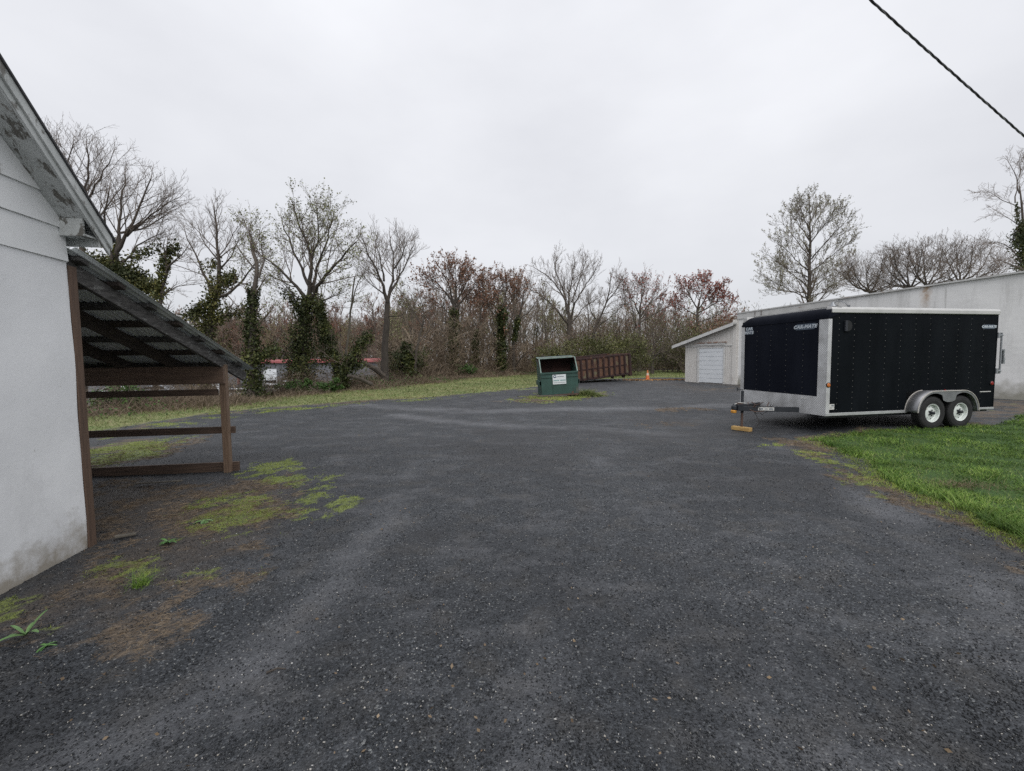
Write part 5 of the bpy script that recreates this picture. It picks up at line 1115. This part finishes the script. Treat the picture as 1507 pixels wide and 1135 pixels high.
# top profile of the wood in the photograph: pixel column -> how high it reaches
prof_x = [230, 300, 380, 450, 520, 600, 650, 700, 760, 800, 850, 900, 950, 1000, 1060, 1120, 1200]
prof_y = [466, 455, 444, 448, 446, 440, 420, 408, 410, 428, 448, 446, 438, 446, 450, 462, 476]
hts = [12, 10.5, 13, 9.5, 11.5, 8, 12.5]
def place_wood(px, Yd, scale_jit=(.84, 1.08)):
    p = at(px, 555, Yd); z = gzf(p.x, p.y); top = float(np.interp(px, prof_x, prof_y)) + RW.uniform(-4, 24)
    want = at(px, top, Yd).z - z; k = RW.choices(range(7), (3, 3, 2, 2, 3, 2, 2))[0]
    s = want / hts[k] * RW.uniform(*scale_jit)
    if s > 1.7 or s < .35: 
        if s > 1.7: s = 1.7
        else: return
    o = protos[k] if k not in used else copy_tree(protos[k]); used.add(k)
    o.location = (p.x, p.y, z); o.rotation_euler = (RW.uniform(-.04, .04), RW.uniform(-.04, .04), RW.uniform(0, 6.28)); o.scale = (s * RW.uniform(.9, 1.15), s * RW.uniform(.9, 1.15), s)
    placed.append((px, Yd, k, o))
for i in range(110):          # behind the near edge of the wood, right of the grey building
    px = 585 + (1100 - 585) * ((i * .6180339) % 1); lo_ = float(np.interp(px, [585, 640, 790, 940, 1100], [31, 36, 47, 51, 52])); place_wood(px, lo_ + RW.uniform(1.5, 9) + (RW.random() ** 2) * 26)
for i in range(92):          # beyond the grey building
    px = 225 + (600 - 225) * ((i * .6180339 + .3) % 1); place_wood(px, RW.uniform(102, 132), (.92, 1.16))
for i in range(5):          # in the hollow left of it and at its end
    px = RW.uniform(240, 345); place_wood(px, RW.uniform(34, 60), (.6, .85))
for k in range(7):
    if k not in used: protos[k].location = at(700 + 20 * k, 555, 60)
dd = ['grey brown', 'red brown budded', 'ivy trunked', 'pale tan', 'reddish twigged', 'short green budded', 'tall green budded']
marks = [(0, 'seen through the lean-to'), (365, 'above the red roof'), (500, 'around the tall dark fork'), (600, 'left of the broad reddish crown'), (665, 'between the reddish crowns'), (740, 'left of the dumpster'), (793, 'above the dumpster'), (850, 'above the rusty container'), (930, 'above the traffic cone'), (995, 'behind the garage'), (1090, 'behind the warehouse')]
bag = {}
for (px, Yd, k, o) in placed:
    w = [m for q, m in marks if px >= q][-1]; far_ = 'far ' if Yd > 100 else ('near ' if Yd < 50 else '')
    bag.setdefault((far_, dd[k], w), []).append((px, o))
ordn = ['leftmost', 'second from the left', 'third from the left', 'fourth from the left', 'fifth from the left', 'sixth from the left', 'seventh from the left', 'eighth from the left', 'ninth from the left', 'tenth from the left']
for (fa, kd, w), lst in bag.items():
    for j, (px, o) in enumerate(sorted(lst, key=lambda q: q[0])):
        o['label'] = '%s%s woodland tree %s' % (fa, kd, w) + ('' if len(lst) == 1 else ', ' + ordn[min(j, 9)]); o['group'] = 'trees of the brown wood'

# distant wood that reads as one mass
def sticks(P, D, Lg, Wd_, mat, name, label, seed, bend=.3, kind='stuff', ns=2):
    """thin tapering ribbons: base P, direction D, length Lg, width Wd_"""
    rng = np.random.default_rng(seed); n = len(P); D = D / np.linalg.norm(D, axis=1, keepdims=True)
    side = np.cross(D, rng.normal(size=(n, 3))); side /= np.linalg.norm(side, axis=1, keepdims=True) + 1e-9
    bn = rng.normal(size=(n, 3)) * bend; bn[:, 2] = -np.abs(bn[:, 2]) * .8
    rows = []
    for i in range(ns + 1):
        t = i / ns; c = P + D * (Lg * t)[:, None] + bn * (Lg * t * t)[:, None]; w = (Wd_ * (1 - .85 * t))[:, None] * .5
        rows += [c - side * w, c + side * w]
    V = np.stack(rows, 1).reshape(-1, 3); k = 2 * (ns + 1); b = (np.arange(n) * k)[:, None]
    Fq = np.concatenate([b + np.array([2 * i, 2 * i + 1, 2 * i + 3, 2 * i + 2]) for i in range(ns)])
    o = npmesh(name, V, [Fq], M[mat]); return tag(o, label, None, None, kind)
rng = np.random.default_rng(9)
n = 52000; pxs = np.where(rng.random(n) < .45, rng.uniform(230, 620, n), rng.uniform(180, 1300, n)); Yd = rng.uniform(120, 165, n); xx = (pxs - 753) / F * Yd; zz = gz(xx, Yd)
top = np.interp(pxs, prof_x, prof_y) + 14 + 7 * np.sin(pxs * .05) + rng.uniform(0, 14, n); hgt = (528 - top) / F * Yd + 1.6 - zz
st_h = hgt * rng.random(n) ** .8; Pn = np.stack([xx, Yd, zz + st_h * .9], 1); Dn = rng.normal(size=(n, 3)) * .6; Dn[:, 2] = np.abs(Dn[:, 2]) + .8
sticks(Pn, Dn, rng.uniform(1.5, 4.5, n), rng.uniform(.08, .24, n), 'twigwarm', 'distant_wood', 'brown mass of the far wood behind everything', 10)
# low tangle inside the wood
n = 42000; t = rng.random(n); pxs = 560 + t * 560; lo_ = np.interp(pxs, [560, 640, 790, 940, 1120], [30, 34, 45.5, 50.5, 52.5]); Yd = lo_ + rng.random(n) ** 1.3 * 16; xx = (pxs - 753) / F * Yd
zz = gz(xx, Yd); hh = rng.random(n) ** 1.9 * (4.2 + 1.0 * np.sin(pxs * .03)); Dn = rng.normal(size=(n, 3)); Dn[:, 2] = np.abs(Dn[:, 2]) + .5
sticks(np.stack([xx, Yd, zz + hh], 1), Dn, rng.uniform(.5, 2.0, n), rng.uniform(.018, .06, n), 'brush', 'wood_undergrowth', 'tangle of brown stems and vines low inside the wood', 11)
# brush along the edge of the wood
segs = LINE[:9]; n = 46000
sl_ = np.linalg.norm(np.diff(segs, axis=0), axis=1); cs = np.concatenate([[0], np.cumsum(sl_)]); wts = rng.random(n); tt = sl_[0] + (cs[-1] - sl_[0]) * wts
bx_ = np.interp(tt, cs, segs[:, 0]); by_ = np.interp(tt, cs, segs[:, 1]); ii = np.clip(np.searchsorted(cs, tt) - 1, 0, len(sl_) - 1)
ex = (segs[ii + 1] - segs[ii]) / sl_[ii][:, None]; off = rng.normal(.9, 1.1, n) + .4 * np.sin(tt * .8); bx_ -= ex[:, 1] * off; by_ += ex[:, 0] * off
hmod = (.55 + .25 * np.sin(tt * .45 + 1) + .2 * np.sin(tt * 1.3)) * np.interp(off, [-1.5, .2, 2.5], [.35, .9, 1.5]); Dn = rng.normal(size=(n, 3)) * .55; Dn[:, 2] = 1
sticks(np.stack([bx_, by_, gz(bx_, by_) - .02], 1), Dn, np.clip(hmod, .12, 2) * rng.uniform(.4, 1.15, n), np.interp(by_, [8, 20, 45], [.008, .018, .032]) * rng.uniform(.7, 1.5, n), 'brush', 'brush', 'dry brown brush and weeds along the edge of the wood', 12, .35, ns=3)
nl = 9000; k_ = rng.integers(0, n, nl); m_ = np.sin(tt[k_] * .35) + np.sin(tt[k_] * .9 + 2) > .1; k_ = k_[m_]
V, Fq = cards(np.stack([bx_[k_], by_[k_], gz(bx_[k_], by_[k_]) + rng.random(len(k_)) * .8 * np.clip(hmod[k_], .2, 1)], 1), .09, rng, 0, .7)
tag(npmesh('bramble_leaves', V, [Fq], M['honeys']), 'green bramble leaves scattered through the brush', kind='stuff')
# hanging vine tangle near the ivy trees
n = 8000; pxs = rng.uniform(150, 640, n); Yd = np.interp(pxs, [150, 370, 500, 640], [15, 18.5, 23, 32]) + rng.uniform(.3, 4, n); xx = (pxs - 753) / F * Yd; zz = gz(xx, Yd)
Dn = rng.normal(size=(n, 3)); sticks(np.stack([xx, Yd, zz + rng.random(n) ** 2.2 * np.where((pxs > 375) & (pxs < 560), 1.1, 2.6)], 1), Dn, rng.uniform(.4, 1.5, n), rng.uniform(.010, .022, n), 'brush', 'vines', 'thin bare vines tangled round the trees at the wood edge', 13, .5, ns=4)

# ------------------------------------------------------------------ grass, moss, straw, gravel
def scatter(n, box, fn, seed, bias=1.0):
    rng = np.random.default_rng(seed); out = []; have = 0
    while have < n:
        m = n * 2; y = box[2] + (box[3] - box[2]) * rng.random(m) ** bias; x = rng.uniform(box[0], box[1], m)
        w = fn(x, y); k = rng.random(m) < w; p = np.stack([x[k], y[k]], 1); out.append(p); have += len(p)
        if m > 0 and len(out) > 60: break
    return np.concatenate(out)[:n]
def infov(x, y, pad=1.15): return (np.abs(x) < 1.2 * y * pad + 3.4) & (y > .4)
def wts_(name, lo, hi, amp=.25, seed=2): 
    return lambda x, y: sstep(lo, hi, ragged(masks(x, y)[name], x, y, amp, seed)) * infov(x, y)
def blades(P2, h, w, mat, name, label, seed, lean=.45, z0=.0, bend=.5, ns=3):
    rng = np.random.default_rng(seed); n = len(P2); D = rng.normal(size=(n, 3)) * lean; D[:, 2] = 1
    z = gz(P2[:, 0], P2[:, 1]) + z0
    return sticks(np.column_stack([P2, z]), D, h, w, mat, name, label, seed, bend, ns=ns)
# lawn on the right: longer near its gravel edge
P2 = scatter(128000, (3.8, 15, .4, 14), lambda x, y: wts_('lawn', .44, .56, .30)(x, y) * np.clip(16 / (x * x + y * y), .10, 1), 21)
ed_ = 1 - np.clip((masks(P2[:, 0], P2[:, 1])['lawn'] - .5) / .5, 0, 1); r_ = np.random.default_rng(1)
clump = .75 + .35 * np.sin(P2[:, 0] * 5.1 + 2 * np.sin(P2[:, 1] * 3)) * np.sin(P2[:, 1] * 4.3) 
hh = (.05 + .045 * r_.random(len(P2))) * clump + .12 * ed_ * (P2[:, 1] < 4.6) * r_.random(len(P2)) + .02 * ed_; dist = np.hypot(P2[:, 0], P2[:, 1])
blades(P2, hh, np.clip(dist * .0011, .0035, .012) * r_.uniform(.7, 1.4, len(P2)), 'blade', 'lawn_grass', 'bright green grass of the lawn beside the trailer', 22, .5, .005)
P2 = scatter(9000, (3.2, 8, 1.5, 9.5), lambda x, y: (1 - wts_('lawn', .44, .56, .30)(x, y)) * wts_('lawn', .02, .5, .35)(x, y) * np.clip(14 / (y * y), .12, 1) * .8, 62); r_ = np.random.default_rng(63)
blades(P2, r_.uniform(.015, .06, len(P2)), np.full(len(P2), .0045), 'bladeyel', 'verge_grass', 'sparse yellowish grass fraying from the lawn into the gravel', 64, .8, ns=2)
P2 = scatter(2600, (4.2, 8, 2.0, 9), wts_('lawn', .5, .6, .1), 23); blades(P2, np.random.default_rng(3).uniform(.10, .2, len(P2)), np.full(len(P2), .004), 'bladefar', 'seed_grass', 'pale taller stalks standing in the lawn', 24, .5)
# field grass
P2 = scatter(60000, (-16, 24, 8, 50), lambda x, y: wts_('field', .4, .6, .3)(x, y) * np.clip(15 / y, .3, 1) ** 1.5, 25); r_ = np.random.default_rng(4)
blades(P2, r_.uniform(.03, .10, len(P2)), P2[:, 1] * .0011 * r_.uniform(.7, 1.5, len(P2)), 'bladefar', 'field_grass', 'short patchy grass of the far field strip', 26, .6, ns=1)
# moss and yellow green tufts
P2 = scatter(30000, (-10, 8, 1.2, 20), lambda x, y: wts_('moss', .46, .70, .62, 5)(x, y) * np.clip(36 / (y * y), .12, 1), 27); r_ = np.random.default_rng(5)
blades(P2, r_.uniform(.008, .030, len(P2)) * (1 + (P2[:, 1] > 12)), np.clip(P2[:, 1] * .0011, .003, .02), 'bladeyel', 'moss', 'yellow green moss and tiny grass in patches on the gravel', 28, .9, ns=1)
# straw and dead stalks lying on the gravel
P2 = scatter(15000, (-7, 8, 1.2, 18), lambda x, y: wts_('straw', .42, .70, .50, 7)(x, y) * np.clip(16 / (y * y), .08, 1), 29); r_ = np.random.default_rng(6); n = len(P2)
D = r_.normal(size=(n, 3)); D[:, 2] = np.abs(D[:, 2]) * .12
sticks(np.column_stack([P2, gz(P2[:, 0], P2[:, 1]) + .006 + r_.random(n) * .006]), D, r_.uniform(.02, .09, n), np.clip(P2[:, 1] * .0008, .002, .01) * r_.uniform(.7, 1.5, n), 'straw', 'dead_grass', 'tan dead grass lying in patches on the gravel', 30, .25, ns=2)
# rougher tuft behind and beside the dumpster
P2 = np.random.default_rng(8).normal(size=(2600, 2)) * np.array([.42, .22]) + np.array([dp.x + 1.25, dp.y + .3]); r_ = np.random.default_rng(9)
blades(P2, r_.uniform(.12, .42, len(P2)) * np.exp(-((P2[:, 0] - dp.x - 1.15) / .5) ** 2), np.full(len(P2), .02), 'bladefar', 'grass_tuft', 'taller pale grass tuft at the right foot of the green dumpster', 31, .4)
# wood chips near the cone
P2 = np.random.default_rng(10).normal(size=(700, 2)) * np.array([1.3, .35]) + np.array([cp.x + .6, cp.y - .1])
V, Fq = cards(np.column_stack([P2, gz(P2[:, 0], P2[:, 1]) + .03]), .16, np.random.default_rng(11), .8, .5); tag(npmesh('wood_chips', V, [Fq], M['chips']), 'orange brown wood chips scattered round the traffic cone', kind='stuff')
# gravel stones standing on the sheet, dense close by and thinning with distance
def stones(P2, size, mat, name, label, seed, flat=.6):
    rng = np.random.default_rng(seed); n = len(P2)
    base = np.array([(1, 0, 0), (0, 1, 0), (-1, 0, 0), (0, -1, 0), (0, 0, 1), (0, 0, -1)], float)
    V = base[None] * rng.uniform(.55, 1.25, (n, 6, 1)) + rng.normal(size=(n, 6, 3)) * .16
    a = rng.uniform(0, 2 * pi, n); c, s = np.cos(a), np.sin(a); el = rng.uniform(.6, 1, n)
    x = V[..., 0] * el[:, None]; y = V[..., 1]; z = V[..., 2] * flat
    b = rng.normal(size=n) * .5; cb, sb = np.cos(b)[:, None], np.sin(b)[:, None]; x, z = x * cb - z * sb, x * sb + z * cb
    V = np.stack([x * c[:, None] - y * s[:, None], x * s[:, None] + y * c[:, None], z], -1) * (size * .5)[:, None, None]
    V[..., 0] += P2[:, :1]; V[..., 1] += P2[:, 1:]; V[..., 2] += (gz(P2[:, 0], P2[:, 1]) + size * .12)[:, None]
    f = np.array([(0, 1, 4), (1, 2, 4), (2, 3, 4), (3, 0, 4), (1, 0, 5), (2, 1, 5), (3, 2, 5), (0, 3, 5)])
    Fq = (np.arange(n) * 6)[:, None, None] + f[None]
    return tag(npmesh(name, V.reshape(-1, 3), [Fq.reshape(-1, 3)], M[mat]), label, kind='stuff')
rg = np.random.default_rng(40); n = 145000
y = 1.35 * (8.0 / 1.35) ** (rg.random(n) ** 1.25); x = rg.uniform(-1, 1, n) * (1.25 * y + .8)
k = (masks(x, y)['lawn'] < .42) & ~((x < -3.75) & (y < 3.7)); x, y = x[k], y[k]
mk_ = masks(x, y); keep = rg.random(len(x)) > .55 * np.clip(mk_['track'] * 1.3, 0, 1); x, y = x[keep], y[keep]
stones(np.stack([x, y], 1), .0055 + .008 * rg.random(len(x)) ** 2.2 + np.clip(y - 3, 0, 6) * .0008, 'pebble', 'gravel_stones', 'dark broken gravel stones covering the near yard', 41)
n = 6500; y = 1.35 * (14 / 1.35) ** (rg.random(n)); x = rg.uniform(-1, 1, n) * 1.25 * y; k = (masks(x, y)['lawn'] < .42) & ~((x < -3.75) & (y < 3.7)); x, y = x[k], y[k]
stones(np.stack([x, y], 1), .005 + .009 * rg.random(len(x)) ** 3 + y * .0004, 'pebblelight', 'pale_stones', 'small pale stones scattered among the dark gravel', 42)

# weeds near the white wall
def weed(name, label, loc, leaves, L0, w0, mat, seed, up=.6):
    R = random.Random(seed); root = thing(name, label, 'plant', loc)
    for i in range(leaves):
        a = 2 * pi * i / leaves + R.uniform(-.4, .4); L_ = L0 * R.uniform(.6, 1.15); w = w0 * R.uniform(.7, 1.2); u = up * R.uniform(.4, 1.5); V = []
        for j in range(7):
            t = j / 6; rr = L_ * t; z = L_ * (u * t - .55 * t * t); ww = w * sin(pi * min(1, t * .92 + .04)) ** .7; c, s = cos(a), sin(a)
            V += [(rr * c - ww * s, rr * s + ww * c, z + ww * .35 + .01), (rr * c, rr * s, z + .01), (rr * c + ww * s, rr * s - ww * c, z + ww * .35 + .01)]
        mm = MB().add(V, [(3 * j, 3 * j + 1, 3 * j + 4, 3 * j + 3) for j in range(6)] + [(3 * j + 1, 3 * j + 2, 3 * j + 5, 3 * j + 4) for j in range(6)])
        mm.build('leaf', M[mat], root, smooth=True, fix=False)
    return root
M['weedleaf'] = simple('weed_leaf', (.10, .22, .055), (.06, .15, .04), 14, .5, bump=.3)
M['weedpale'] = simple('weed_leaf_pale', (.16, .27, .09), (.10, .20, .07), 14, .5, bump=.3)
def G3(px, py): p = on(px, py); return (p.x, p.y, gzf(p.x, p.y))
weed('broadleaf_weed', 'broad leaved green weed with long leaves by the left edge', G3(38, 935), 6, .115, .012, 'weedpale', 1, 1.3)
weed('broadleaf_weed', 'dark green weed lying flat just right of the broad leaved weed', G3(68, 950), 6, .06, .008, 'weedleaf', 2, .3)
weed('small_weed', 'small jagged green weed between the moss and the wall corner', G3(248, 800), 9, .10, .012, 'weedleaf', 3, .6)
weed('small_weed', 'small flat green weed under the moss patch', G3(300, 768), 8, .10, .014, 'weedpale', 4, .3)
tf = G3(206, 862); r_ = np.random.default_rng(50); P2 = r_.normal(size=(150, 2)) * .028 + np.array(tf[:2])
blades(P2, r_.uniform(.05, .14, 150), np.full(150, .004), 'blade', 'grass_clump', 'upright dark green grass clump in the straw near the wall', 51, .25)
tw = MB().tube([(0, 0, .008), (.05, .01, .014), (.09, .0, .008)], [.006, .005, .003], 6).build('twig', M['barkdark']); tw.location = G3(392, 990); tw.rotation_euler = (0, 0, .3)
tag(tw, 'short dark twig lying alone on the gravel at the lower left', 'twig')

rl = np.random.default_rng(90); n = 420; y = 1.6 * (16 / 1.6) ** rl.random(n); x = rl.uniform(-1, 1, n) * 1.2 * y; k = (masks(x, y)['lawn'] < .5) & ~((x < -3.7) & (y < 3.8)); x, y = x[k], y[k]
V, Fq = cards(np.column_stack([x, y, gz(x, y) + .012]), .022, rl, .9, .6)
tag(npmesh('fallen_leaves', V, [Fq], M['straw']), 'small brown leaves and bits of bark strewn over the gravel', kind='stuff')

dpp = on(1415, 718); rd = np.random.default_rng(91); P2 = rd.normal(size=(1100, 2)) * np.array([.22, .10]) + np.array([dpp.x, dpp.y])
blades(P2, rd.uniform(.05, .10, 1100), np.full(1100, .0055), 'straw', 'dry_grass_patch', 'straw coloured dry patch in the middle of the lawn', 92, .7)
